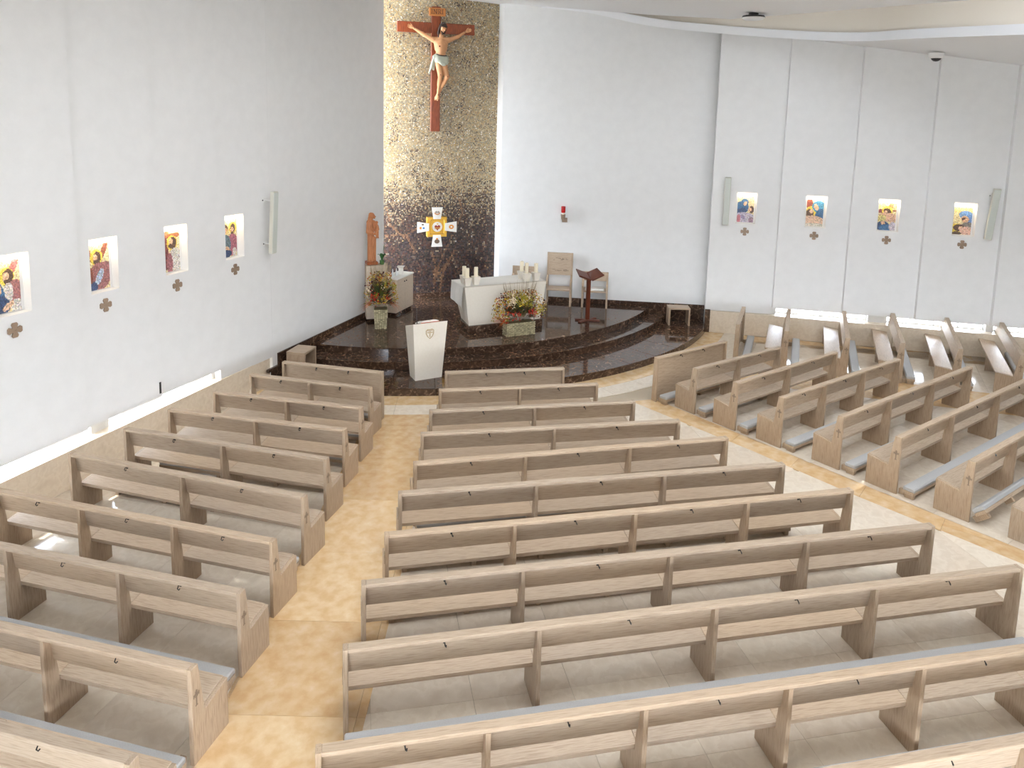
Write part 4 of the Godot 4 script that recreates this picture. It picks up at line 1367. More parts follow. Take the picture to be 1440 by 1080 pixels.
func make_side_altar() -> void:
	var u := Vector2(0.960, -0.280)
	# pedestal
	var at := v3(Vector2(-3.39, -17.50), 0.48)
	var pd := thing("stone_pedestal", "tall cream stone pedestal carrying the carved figure by the wall", "pedestal", at, turn_of(u))
	var st := begin()
	box(st, Vector3(0.02, 0.0, -0.32), Vector3(0.48, 0.07, -0.02), 0.003)
	obj("plinth", st, M.brown1, pd)
	st = begin()
	box(st, Vector3(0.0, 0.07, -0.34), Vector3(0.50, 1.35, 0.0), 0.006)
	obj("block", st, M.stone_side, pd)
	# credence cabinet against the left wall
	var cu := Vector2(0.3246, -0.9459)
	var ct := thing("credence_cabinet", "beige cabinet with a white top behind the tall pedestal", "cabinet", v3(Vector2(-2.76, -18.08), 0.48), turn_of(cu))
	st = begin()
	box(st, Vector3(0.03, 0.0, -0.40), Vector3(0.87, 0.07, -0.04), 0.003)
	obj("plinth", st, M.brown1, ct)
	st = begin()
	box(st, Vector3(0.0, 0.07, -0.42), Vector3(0.90, 0.90, -0.02), 0.004)
	obj("body", st, M.stone_side, ct)
	for k in 2:
		st = begin()
		box(st, Vector3(0.01 + k * 0.44, 0.09, -0.02), Vector3(0.445 + k * 0.44, 0.89, 0.0), 0.003)
		var dr := obj("door", st, M.stone_side, ct)
		st = begin()
		lathe(st, [Vector2(0, 0.02), Vector2(0.016, 0.016), Vector2(0.016, 0.0), Vector2(0, 0)], Vector3.ZERO, 10)
		var kb := obj("knob", st, M.black, dr)
		kb.transform = Transform3D(Basis(Vector3.RIGHT, PI / 2), Vector3(0.40 + k * 0.10, 0.80, 0.0))
	st = begin()
	box(st, Vector3(-0.01, 0.90, -0.43), Vector3(0.91, 0.93, 0.01), 0.004)
	obj("top", st, M.tab_white, ct)
	# white lidded vessel and cruets
	var cb := Basis(Vector3.UP, turn_of(cu))
	var co := v3(Vector2(-2.76, -18.08), 1.412)
	var ve := thing("lidded_vessel", "small white lidded vessel with a square flared top on the cabinet", "vessel", co + cb * Vector3(0.52, 0.0, -0.16))
	st = begin()
	box(st, Vector3(-0.055, 0.0, -0.055), Vector3(0.055, 0.17, 0.055), 0.008)
	obj("body", st, M.tab_white, ve)
	st = begin()
	hexa(st, [Vector3(-0.06, 0.17, 0.06), Vector3(-0.06, 0.17, -0.06), Vector3(0.06, 0.17, -0.06), Vector3(0.06, 0.17, 0.06)], [Vector3(-0.09, 0.205, 0.09), Vector3(-0.09, 0.205, -0.09), Vector3(0.09, 0.205, -0.09), Vector3(0.09, 0.205, 0.09)])
	obj("lid", st, M.tab_white, ve)
	for k in 2:
		var cr := thing("glass_cruet", "little glass cruet %s on the white cabinet top" % ["beside the lidded vessel", "nearer the pedestal"][k], "cruet", co + cb * Vector3(0.36 - 0.14 * k, 0.0, -0.20 - 0.03 * k), 0.0, "cruets on the cabinet")
		st = begin()
		lathe(st, [Vector2(0, 0), Vector2(0.035, 0), Vector2(0.042, 0.05), Vector2(0.016, 0.12), Vector2(0.020, 0.15), Vector2(0, 0.15)], Vector3.ZERO, 14)
		var gm := M.get("cruet_glass") as StandardMaterial3D
		if gm == null:
			gm = mat("cruet_glass", c8(226, 230, 232), 0.08)
		obj("flask", st, gm, cr)
		st = begin()
		lathe(st, [Vector2(0, 0.15), Vector2(0.014, 0.155), Vector2(0.016, 0.172), Vector2(0, 0.185)], Vector3.ZERO, 10)
		obj("stopper", st, gm, cr)
	# carved wooden figure with a child
	var fo := at + Basis(Vector3.UP, turn_of(u)) * Vector3(0.14, 1.362, -0.17)
	var fg := thing("carved_statue", "carved wooden statue of a robed adult holding a child on the pedestal", "statue", fo, turn_of(u) + 0.15)
	st = begin()
	box(st, Vector3(-0.13, 0.0, -0.12), Vector3(0.13, 0.075, 0.12), 0.012)
	obj("base", st, M.carving_base, fg)
	var V := func(x: float, y: float, z: float) -> Vector3: return Vector3(x, y, z)
	var bones := [
		# long robe and trunk
		[V.call(-0.01, 0.08, 0.0), V.call(-0.01, 0.60, 0.0), 0.088, 0.074], [V.call(-0.045, 0.08, 0.02), V.call(-0.045, 0.90, 0.02), 0.056, 0.060], [V.call(0.045, 0.08, 0.03), V.call(0.045, 0.62, 0.04), 0.050, 0.056],
		[V.call(-0.01, 0.60, 0.0), V.call(-0.02, 0.98, 0.0), 0.074, 0.068], [V.call(-0.075, 1.00, 0.01), V.call(-0.095, 0.78, 0.03), 0.044, 0.040], [V.call(-0.095, 0.78, 0.03), V.call(0.04, 0.74, 0.11), 0.040, 0.030],
		[V.call(0.050, 1.00, 0.02), V.call(0.085, 0.84, 0.04), 0.044, 0.038], [V.call(0.085, 0.84, 0.04), V.call(0.10, 0.75, 0.11), 0.038, 0.030], [V.call(-0.07, 1.015, 0.0), V.call(0.045, 1.01, 0.0), 0.046, 0.044],
		# neck and head, bowed towards the child
		[V.call(-0.015, 1.03, 0.01), V.call(0.005, 1.11, 0.02), 0.036, 0.034], [V.call(0.008, 1.175, 0.02), V.call(0.030, 1.150, 0.04), 0.058, 0.046], [V.call(0.048, 1.130, 0.055), V.call(0.055, 1.108, 0.06), 0.026, 0.020], [V.call(0.075, 1.150, 0.075), V.call(0.082, 1.138, 0.080), 0.011, 0.010],
		[V.call(-0.015, 1.185, 0.0), V.call(-0.045, 1.085, -0.01), 0.052, 0.034], [V.call(-0.05, 1.09, 0.0), V.call(-0.075, 1.00, 0.02), 0.034, 0.028],
		# folds
		[V.call(0.015, 0.60, 0.070), V.call(0.025, 0.10, 0.075), 0.013, 0.020], [V.call(-0.03, 0.70, 0.075), V.call(-0.018, 0.10, 0.075), 0.012, 0.018], [V.call(-0.07, 0.72, 0.055), V.call(-0.068, 0.10, 0.06), 0.012, 0.018], [V.call(0.075, 0.62, 0.055), V.call(0.075, 0.10, 0.065), 0.012, 0.018], [V.call(-0.08, 1.0, 0.03), V.call(0.05, 0.80, 0.08), 0.016, 0.014],
		# the child on the arm, facing the adult
		[V.call(0.105, 0.80, 0.085), V.call(0.112, 0.92, 0.08), 0.042, 0.038], [V.call(0.108, 0.94, 0.08), V.call(0.104, 0.965, 0.08), 0.022, 0.020], [V.call(0.100, 1.005, 0.085), V.call(0.092, 1.000, 0.09), 0.038, 0.034], [V.call(0.060, 0.995, 0.105), V.call(0.058, 0.990, 0.108), 0.010, 0.009],
		[V.call(0.130, 0.91, 0.09), V.call(0.145, 0.84, 0.11), 0.019, 0.015], [V.call(0.080, 0.91, 0.11), V.call(0.055, 0.87, 0.13), 0.017, 0.013], [V.call(0.118, 0.79, 0.11), V.call(0.128, 0.66, 0.12), 0.026, 0.017], [V.call(0.085, 0.79, 0.12), V.call(0.085, 0.66, 0.13), 0.026, 0.017], [V.call(0.085, 0.65, 0.13), V.call(0.088, 0.645, 0.16), 0.015, 0.012], [V.call(0.128, 0.65, 0.12), V.call(0.132, 0.645, 0.15), 0.015, 0.012],
		# feet at the hem
		[V.call(-0.04, 0.085, 0.08), V.call(-0.045, 0.085, 0.110), 0.022, 0.016], [V.call(0.045, 0.085, 0.08), V.call(0.050, 0.085, 0.110), 0.022, 0.016]]
	put("figure", blob(bones, 0.0092, 0.016, M.carving), fg)
	# orchid
	var oc := thing("potted_orchid", "small orchid with dark green leaves and a pale blossom beside the statue", "plant", at + Basis(Vector3.UP, turn_of(u)) * Vector3(0.385, 1.353, -0.16))
	st = begin()
	lathe(st, [Vector2(0, 0), Vector2(0.045, 0), Vector2(0.058, 0.10), Vector2(0.050, 0.10), Vector2(0, 0.09)], Vector3.ZERO, 14)
	mat("green_pot", c8(62, 112, 58), 0.35)
	obj("pot", st, M.green_pot, oc)
	mat("leaf", c8(46, 98, 46), 0.45)
	for k in 5:
		st = begin()
		var a := k * 1.3 + 0.4
		var d := Vector3(cos(a), 0, sin(a))
		var s := Vector3(-sin(a), 0, cos(a))
		var pr := Vector3(0, 0.09, 0)
		var pw := 0.012
		for i in range(1, 6):
			var f := i / 5.0
			var p := Vector3(0, 0.09 + 0.16 * sin(f * 2.0), 0) + d * (0.11 * f)
			var wv := 0.034 * sin(PI * minf(f, 0.97)) + 0.003
			quad(st, pr - s * pw, p - s * wv, p + s * wv, pr + s * pw)
			quad(st, pr - s * pw + Vector3(0, -0.004, 0), pr + s * pw + Vector3(0, -0.004, 0), p + s * wv + Vector3(0, -0.004, 0), p - s * wv + Vector3(0, -0.004, 0))
			pr = p
			pw = wv
		obj("leaf", st, M.leaf, oc)
	st = begin()
	tube(st, PackedVector3Array([Vector3(0.01, 0.09, 0), Vector3(0.03, 0.28, 0.0), Vector3(0.04, 0.44, 0.01), Vector3(0.075, 0.52, 0.02)]), 0.006, 5)
	obj("stem", st, M.leaf, oc)
	mat("orchid_petal", c8(240, 222, 226), 0.6)
	for k in 3:
		st = begin()
		for i in 5:
			var a := TAU * i / 5.0
			lathe(st, [Vector2(0, -0.004), Vector2(0.018, 0.0), Vector2(0, 0.004)], Vector3(0.075 + 0.03 * (k - 1) + cos(a) * 0.02, 0.525 - 0.03 * k + sin(a) * 0.02, 0.025), 7)
		obj("blossom", st, M.orchid_petal, oc)

func make_tabernacle() -> void:
	var u := (MO1 - MO0).normalized()
	var tb := thing("tabernacle", "gold tabernacle with four white enamel arms on the dark mosaic", "tabernacle", Vector3.ZERO)
	tb.transform = frame_at(MO0 + u * 1.62 + Vector2(-u.y, u.x) * 0.022, u, 2.42)
	var st := begin()
	var o := 0.265
	var i := 0.19
	box(st, Vector3(-o, -o, -0.01), Vector3(o, o, 0.10), 0.004)
	for r in [[-o, -o, o, -i], [-o, i, o, o], [-o, -i, -i, i], [i, -i, o, i]]:
		box(st, Vector3(r[0], r[1], 0.10), Vector3(r[2], r[3], 0.17), 0.004)
	obj("case", st, M.gold, tb)
	st = begin()
	box(st, Vector3(-0.165, -i + 0.01, 0.10), Vector3(i - 0.005, i - 0.01, 0.125), 0.004)
	var dr := obj("door", st, M.gold, tb)
	st = begin()
	lathe(st, [Vector2(0, 0.0), Vector2(0.135, 0.0), Vector2(0.135, 0.02), Vector2(0.12, 0.026), Vector2(0, 0.026)], Vector3.ZERO, 32)
	var di := obj("medallion", st, M.tab_white, dr)
	di.transform = Transform3D(Basis(Vector3.RIGHT, PI / 2), Vector3(0.015, 0.0, 0.125))
	st = begin()
	var heart := PackedVector2Array()
	for k in 28:
		var a := TAU * k / 28.0
		heart.append(Vector2(0.0048 * 16.0 * pow(sin(a), 3), 0.0050 * (13.0 * cos(a) - 5.0 * cos(2 * a) - 2.0 * cos(3 * a) - cos(4 * a))))
	prism(st, heart, Transform3D(Basis.IDENTITY, Vector3(0.015, -0.015, 0.15)), 0.0, 0.012)
	mat("heart_red", c8(150, 38, 44), 0.35)
	obj("heart", st, M.heart_red, dr)
	st = begin()
	box(st, Vector3(0.008, 0.055, 0.15), Vector3(0.022, 0.10, 0.16))
	box(st, Vector3(-0.012, 0.072, 0.15), Vector3(0.042, 0.086, 0.16))
	for k in 3:
		box(st, Vector3(-0.065, -0.012 - 0.02 * k, 0.161), Vector3(0.09, -0.004 - 0.02 * k, 0.165))
	obj("heart_band", st, M.gold, dr)
	mat("enamel_orange", c8(222, 144, 48), 0.3)
	mat("enamel_blue", c8(70, 128, 190), 0.3)
	mat("enamel_brown", c8(112, 92, 76), 0.4)
	for k in 4:
		st = begin()
		prism(st, PackedVector2Array([Vector2(-0.10, 0.215), Vector2(0.10, 0.215), Vector2(0.148, 0.53), Vector2(-0.148, 0.53)]), Transform3D.IDENTITY, 0.172, 0.192, 0.003)
		var arm := obj("arm_plate", st, M.tab_white, tb)
		arm.rotation.z = -k * PI / 2.0
		# small enamel device on each arm, kept upright
		var c := Vector3(0, 0.385, 0.193)
		var parts := [[["ring", "enamel_orange"], ["dots", "enamel_brown"]], [["disc", "enamel_orange"], ["smalldisc", "tab_white"]], [["disc", "enamel_brown"], ["topdot", "enamel_orange"]], [["lowdot", "enamel_orange"], ["rightdot", "enamel_blue"], ["topdot", "enamel_brown"]]][k] as Array
		for pc in parts:
			st = begin()
			var t := Transform3D(Basis(Vector3(0, 0, 1), k * PI / 2.0), c)
			match pc[0]:
				"ring":
					var pts := PackedVector3Array()
					for q in 17:
						pts.append(t * Vector3(cos(PI + PI * q / 16.0) * 0.066, sin(PI + PI * q / 16.0) * 0.045, 0.004))
					tube(st, pts, 0.011, 6)
				"dots":
					for q in 5:
						box(st, Vector3(-0.052 + 0.026 * q - 0.006, -0.01, 0), Vector3(-0.052 + 0.026 * q + 0.006, 0.035 + 0.012 * (q % 2), 0.006), 0.0, t)
				"disc", "smalldisc":
					var poly := PackedVector2Array()
					var rr := 0.068 if pc[0] == "disc" else 0.026
					for q in 20:
						poly.append(Vector2(cos(TAU * q / 20.0), sin(TAU * q / 20.0) * 0.85) * rr)
					prism(st, poly, t, 0.0, 0.005 if pc[0] == "disc" else 0.009)
				"topdot":
					box(st, Vector3(-0.026, 0.052, 0), Vector3(0.026, 0.09, 0.007), 0.003, t)
				"lowdot":
					box(st, Vector3(-0.085, -0.05, 0), Vector3(-0.03, 0.012, 0.006), 0.003, t)
				"rightdot":
					box(st, Vector3(0.0, -0.045, 0), Vector3(0.05, 0.0, 0.006), 0.003, t)
			obj("enamel_device", st, M[pc[1]], arm)

func make_crucifix() -> void:
	var u := (MO1 - MO0).normalized()
	var cx := thing("crucifix", "large brown wooden crucifix with a painted figure high on the mosaic", "crucifix", Vector3.ZERO)
	cx.transform = frame_at(MO0, u)
	var st := begin()
	box(st, Vector3(1.435, 4.94, 0.05), Vector3(1.675, 8.11, 0.15), 0.008)
	obj("upright_beam", st, M.wood_dark, cx)
	st = begin()
	box(st, Vector3(0.557, 7.44, 0.052), Vector3(1.434, 7.705, 0.152), 0.008)
	box(st, Vector3(1.676, 7.44, 0.052), Vector3(2.567, 7.705, 0.152), 0.008)
	obj("cross_beam", st, M.wood_dark, cx)
	st = begin()
	box(st, Vector3(1.36, 7.875, 0.15), Vector3(1.79, 8.075, 0.185), 0.006)
	var sg := obj("title_board", st, M.sign_wood, cx)
	var tm := TextMesh.new()
	tm.text = "INRI"
	tm.font_size = 16
	tm.pixel_size = 0.0098
	tm.depth = 0.012
	var ft := SystemFont.new()
	ft.font_names = PackedStringArray(["Droid Serif"])
	tm.font = ft
	tm.material = mat("title_letters", c8(92, 50, 22), 0.5)
	put("lettering", tm, sg, Vector3(1.575, 7.975, 0.188))
	var V := func(x: float, y: float, z: float) -> Vector3: return Vector3(x, y, z)
	var b := [
		# trunk
		[V.call(1.655, 7.18, 0.285), V.call(1.660, 7.02, 0.300), 0.130, 0.125], [V.call(1.56, 7.20, 0.28), V.call(1.58, 7.05, 0.29), 0.090, 0.085], [V.call(1.75, 7.20, 0.28), V.call(1.73, 7.05, 0.29), 0.090, 0.085],
		[V.call(1.660, 7.02, 0.300), V.call(1.650, 6.88, 0.300), 0.118, 0.105], [V.call(1.60, 6.90, 0.29), V.call(1.70, 6.90, 0.29), 0.085, 0.085], [V.call(1.590, 6.74, 0.29), V.call(1.715, 6.74, 0.29), 0.105, 0.105], [V.call(1.58, 7.15, 0.36), V.call(1.64, 7.13, 0.375), 0.045, 0.040], [V.call(1.73, 7.15, 0.36), V.call(1.67, 7.13, 0.375), 0.045, 0.040],
		[V.call(1.645, 7.28, 0.275), V.call(1.665, 7.40, 0.31), 0.060, 0.055], [V.call(1.645, 7.29, 0.27), V.call(1.47, 7.275, 0.26), 0.065, 0.068], [V.call(1.645, 7.29, 0.27), V.call(1.84, 7.28, 0.26), 0.065, 0.068],
		# arms
		[V.call(1.46, 7.265, 0.26), V.call(1.19, 7.405, 0.235), 0.064, 0.046], [V.call(1.19, 7.405, 0.235), V.call(0.955, 7.545, 0.205), 0.047, 0.027], [V.call(1.85, 7.27, 0.26), V.call(2.11, 7.375, 0.235), 0.064, 0.046], [V.call(2.11, 7.375, 0.235), V.call(2.315, 7.515, 0.205), 0.047, 0.027],
		# thighs, shins
		[V.call(1.590, 6.72, 0.30), V.call(1.630, 6.385, 0.40), 0.098, 0.066], [V.call(1.715, 6.72, 0.30), V.call(1.800, 6.345, 0.40), 0.098, 0.064], [V.call(1.630, 6.385, 0.40), V.call(1.610, 6.02, 0.27), 0.062, 0.037], [V.call(1.625, 6.25, 0.33), V.call(1.615, 6.15, 0.30), 0.058, 0.045], [V.call(1.800, 6.345, 0.40), V.call(1.655, 6.00, 0.235), 0.060, 0.036], [V.call(1.75, 6.22, 0.32), V.call(1.71, 6.13, 0.28), 0.055, 0.043],
		# feet, one over the other
		[V.call(1.610, 6.00, 0.265), V.call(1.585, 5.80, 0.30), 0.040, 0.034], [V.call(1.585, 5.80, 0.30), V.call(1.575, 5.745, 0.31), 0.036, 0.022], [V.call(1.650, 5.99, 0.235), V.call(1.555, 5.81, 0.235), 0.040, 0.034], [V.call(1.555, 5.81, 0.235), V.call(1.53, 5.755, 0.245), 0.034, 0.020]]
	var body := put("figure", blob(b, 0.013, 0.030, M.skin), cx)
	# hands: palm, four fingers, thumb
	for side in 2:
		var s := -1.0 if side == 0 else 1.0
		var w: Vector3 = V.call(0.955, 7.545, 0.205) if side == 0 else V.call(2.315, 7.515, 0.205)
		var d := Vector3(s * 0.93, 0.36, 0.0).normalized()
		var n := Vector3(-d.y * s, absf(d.x), 0)
		var hb := [[w, w + d * 0.05, 0.026, 0.030], [w + d * 0.04 + n * 0.022, w + d * 0.09 + n * 0.026, 0.020, 0.017], [w + d * 0.04 - n * 0.022, w + d * 0.09 - n * 0.026, 0.020, 0.017], [w + d * 0.04, w + d * 0.09, 0.020, 0.017]]
		for k in 4:
			var off := n * (0.033 - 0.022 * k)
			var l: float = [0.060, 0.072, 0.068, 0.052][k]
			var p0 := w + d * 0.09 + off
			var p1 := p0 + d * l * 0.55 + Vector3(0, 0, 0.012)
			hb.append([p0, p1, 0.0105, 0.0095])
			hb.append([p1, p1 + d * l * 0.40 + Vector3(0, 0, 0.026), 0.0095, 0.0075])
		hb.append([w + d * 0.03 + n * 0.028, w + d * 0.075 + n * 0.060 + Vector3(0, 0, 0.015), 0.013, 0.0105])
		hb.append([w + d * 0.075 + n * 0.060 + Vector3(0, 0, 0.015), w + d * 0.105 + n * 0.062 + Vector3(0, 0, 0.030), 0.0105, 0.008])
		put("hand", blob(hb, 0.0045, 0.010, M.skin), body)
	# head bowed to its left
	var h: Vector3 = V.call(1.690, 7.545, 0.335)
	var t := Transform3D(Basis(Vector3(0, 1, 0), 0.35) * Basis(Vector3(1, 0, 0), 0.30) * Basis(Vector3(0, 0, 1), -0.16), h)
	var hp := [[Vector3(0, 0.045, -0.01), Vector3(0, 0.02, 0.0), 0.088, 0.082], [Vector3(0, -0.03, 0.025), Vector3(0, -0.075, 0.035), 0.062, 0.040], [Vector3(0, 0.01, 0.085), Vector3(0, -0.025, 0.105), 0.012, 0.016], [Vector3(-0.045, 0.028, 0.066), Vector3(0.045, 0.028, 0.066), 0.016, 0.016], [Vector3(-0.035, -0.015, 0.06), Vector3(-0.025, -0.03, 0.065), 0.022, 0.018], [Vector3(0.035, -0.015, 0.06), Vector3(0.025, -0.03, 0.065), 0.022, 0.018], [Vector3(-0.02, -0.055, 0.082), Vector3(0.02, -0.055, 0.082), 0.010, 0.010], [Vector3(-0.085, 0.0, -0.005), Vector3(-0.085, -0.02, -0.005), 0.014, 0.010], [Vector3(0.085, 0.0, -0.005), Vector3(0.085, -0.02, -0.005), 0.014, 0.010], [Vector3(0, -0.03, -0.02), Vector3(0, -0.12, -0.03), 0.052, 0.050]]
	var hd := put("head", blob(hp, 0.0075, 0.014, M.skin), body)
	hd.transform = t
	var hr := [[Vector3(0, 0.07, -0.015), Vector3(0, 0.04, -0.03), 0.092, 0.095], [Vector3(-0.08, 0.04, -0.01), Vector3(-0.10, -0.14, 0.0), 0.036, 0.026], [Vector3(0.08, 0.04, -0.01), Vector3(0.085, -0.11, 0.0), 0.034, 0.022], [Vector3(-0.10, -0.10, 0.01), Vector3(-0.085, -0.22, 0.05), 0.028, 0.016], [Vector3(-0.04, 0.0, -0.06), Vector3(-0.05, -0.13, -0.04), 0.055, 0.040], [Vector3(-0.035, -0.065, 0.055), Vector3(0.0, -0.115, 0.065), 0.018, 0.020], [Vector3(0.035, -0.065, 0.055), Vector3(0.0, -0.115, 0.065), 0.018, 0.020], [Vector3(-0.025, -0.045, 0.088), Vector3(0.025, -0.045, 0.088), 0.008, 0.008], [Vector3(0, -0.11, 0.065), Vector3(0, -0.14, 0.065), 0.022, 0.012]]
	var ha := put("hair", blob(hr, 0.008, 0.014, M.hair), body)
	ha.transform = t
	st = begin()
	for k in 2:
		var ring := PackedVector3Array()
		for q in 25:
			var a := TAU * q / 24.0
			ring.append(t * Vector3(cos(a) * 0.098, 0.075 + 0.012 * sin(a * 5.0 + k * 1.7), sin(a) * 0.102 - 0.012))
		tube(st, ring, 0.010, 5)
	mat("thorns", c8(46, 34, 24), 0.7)
	obj("thorn_crown", st, M.thorns, body)
	# loincloth with its knot and falling end
	var lc := [[V.call(1.56, 6.83, 0.33), V.call(1.76, 6.80, 0.33), 0.095, 0.095], [V.call(1.58, 6.76, 0.34), V.call(1.75, 6.72, 0.34), 0.098, 0.098], [V.call(1.64, 6.70, 0.385), V.call(1.72, 6.66, 0.39), 0.060, 0.060], [V.call(1.80, 6.82, 0.36), V.call(1.64, 6.68, 0.42), 0.024, 0.022], [V.call(1.80, 6.76, 0.37), V.call(1.66, 6.64, 0.42), 0.022, 0.020], [V.call(1.51, 6.86, 0.35), V.call(1.47, 6.84, 0.36), 0.050, 0.045], [V.call(1.465, 6.83, 0.35), V.call(1.42, 6.60, 0.31), 0.034, 0.040], [V.call(1.42, 6.60, 0.31), V.call(1.36, 6.43, 0.28), 0.040, 0.022], [V.call(1.49, 6.80, 0.34), V.call(1.47, 6.52, 0.29), 0.028, 0.026]]
	put("loincloth", blob(lc, 0.012, 0.022, M.loin), cx)
	st = begin()
	tube(st, PackedVector3Array([Vector3(1.52, 6.90, 0.40), Vector3(1.60, 6.875, 0.435), Vector3(1.70, 6.865, 0.435), Vector3(1.79, 6.87, 0.40)]), 0.013, 6)
	obj("cord", st, M.hair, cx)
	# painted wounds
	st = begin()
	for w in [[1.60, 7.10, 0.415, 0.022], [1.625, 6.385, 0.463, 0.022], [1.805, 6.345, 0.462, 0.022], [0.985, 7.535, 0.233, 0.016], [2.29, 7.505, 0.233, 0.016], [1.595, 5.88, 0.322, 0.017]]:
		lathe(st, [Vector2(0, -w[3]), Vector2(w[3] * 0.8, -w[3] * 0.5), Vector2(w[3] * 0.8, w[3] * 0.5), Vector2(0, w[3])], Vector3(w[0], w[1], w[2]), 8, 0.5)
	obj("wound", st, M.blood, body)

# ------------------------------------------------------------------ flowers
func leaf_blade(st: SurfaceTool, a: Vector3, d: Vector3, length: float, wide: float, droop: float) -> void:
	var s := d.cross(Vector3.UP).normalized() * wide
	var p0 := a
	var w0 := s * 0.5
	for i in range(1, 5):
		var f := i / 4.0
		var p := a + d * length * f + Vector3(0, -droop * f * f, 0)
		var w := s * (1.0 - f) if f > 0.4 else s
		quad(st, p0 - w0, p - w, p + w, p0 + w0)
		p0 = p
		w0 = w

func blossom(st: SurfaceTool, p: Vector3, r: float) -> void:
	var ax := [Vector3(r, 0, 0), Vector3(0, r * 0.8, 0), Vector3(0, 0, r)]
	for i in 3:
		ax[i] = ax[i].rotated(Vector3(0.5, 0.7, 0.3).normalized(), rng.randf() * TAU)
	for sx in [-1, 1]:
		for sy in [-1, 1]:
			for sz in [-1, 1]:
				tri(st, p + ax[0] * sx, p + ax[1] * sy, p + ax[2] * sz)

func basket(st: SurfaceTool, sg: SurfaceTool, w0: float, d0: float, w1: float, d1: float, h: float) -> void:
	# woven box: a dark core with alternating raised strands
	hexa(sg, [Vector3(-w0 + 0.008, 0, d0 - 0.008), Vector3(-w0 + 0.008, 0, -d0 + 0.008), Vector3(w0 - 0.008, 0, -d0 + 0.008), Vector3(w0 - 0.008, 0, d0 - 0.008)], [Vector3(-w1 + 0.008, h - 0.01, d1 - 0.008), Vector3(-w1 + 0.008, h - 0.01, -d1 + 0.008), Vector3(w1 - 0.008, h - 0.01, -d1 + 0.008), Vector3(w1 - 0.008, h - 0.01, d1 - 0.008)])
	var rows := int(h / 0.026)
	for r in rows:
		var y0 := h * r / rows
		var y1 := h * (r + 0.78) / rows
		var f := (r + 0.5) / rows
		var w := lerpf(w0, w1, f)
		var d := lerpf(d0, d1, f)
		for face in 4:
			var span := w if face % 2 == 0 else d
			var off := d if face % 2 == 0 else w
			var n := maxi(3, int(span * 2.0 / 0.045))
			for k in n:
				var x0 := -span + 2.0 * span * k / n
				var x1 := -span + 2.0 * span * (k + 0.86) / n
				var lift := 0.006 if (k + r) % 2 == 0 else -0.004
				var sh := rng.randf_range(0.45, 1.0)
				st.set_color(Color(0.62 * sh, 0.55 * sh, 0.34 * sh))
				box(st, Vector3(x0, y0, off - 0.010), Vector3(x1, y1, off + lift), 0.0, Transform3D(Basis(Vector3.UP, face * PI / 2.0), Vector3.ZERO))

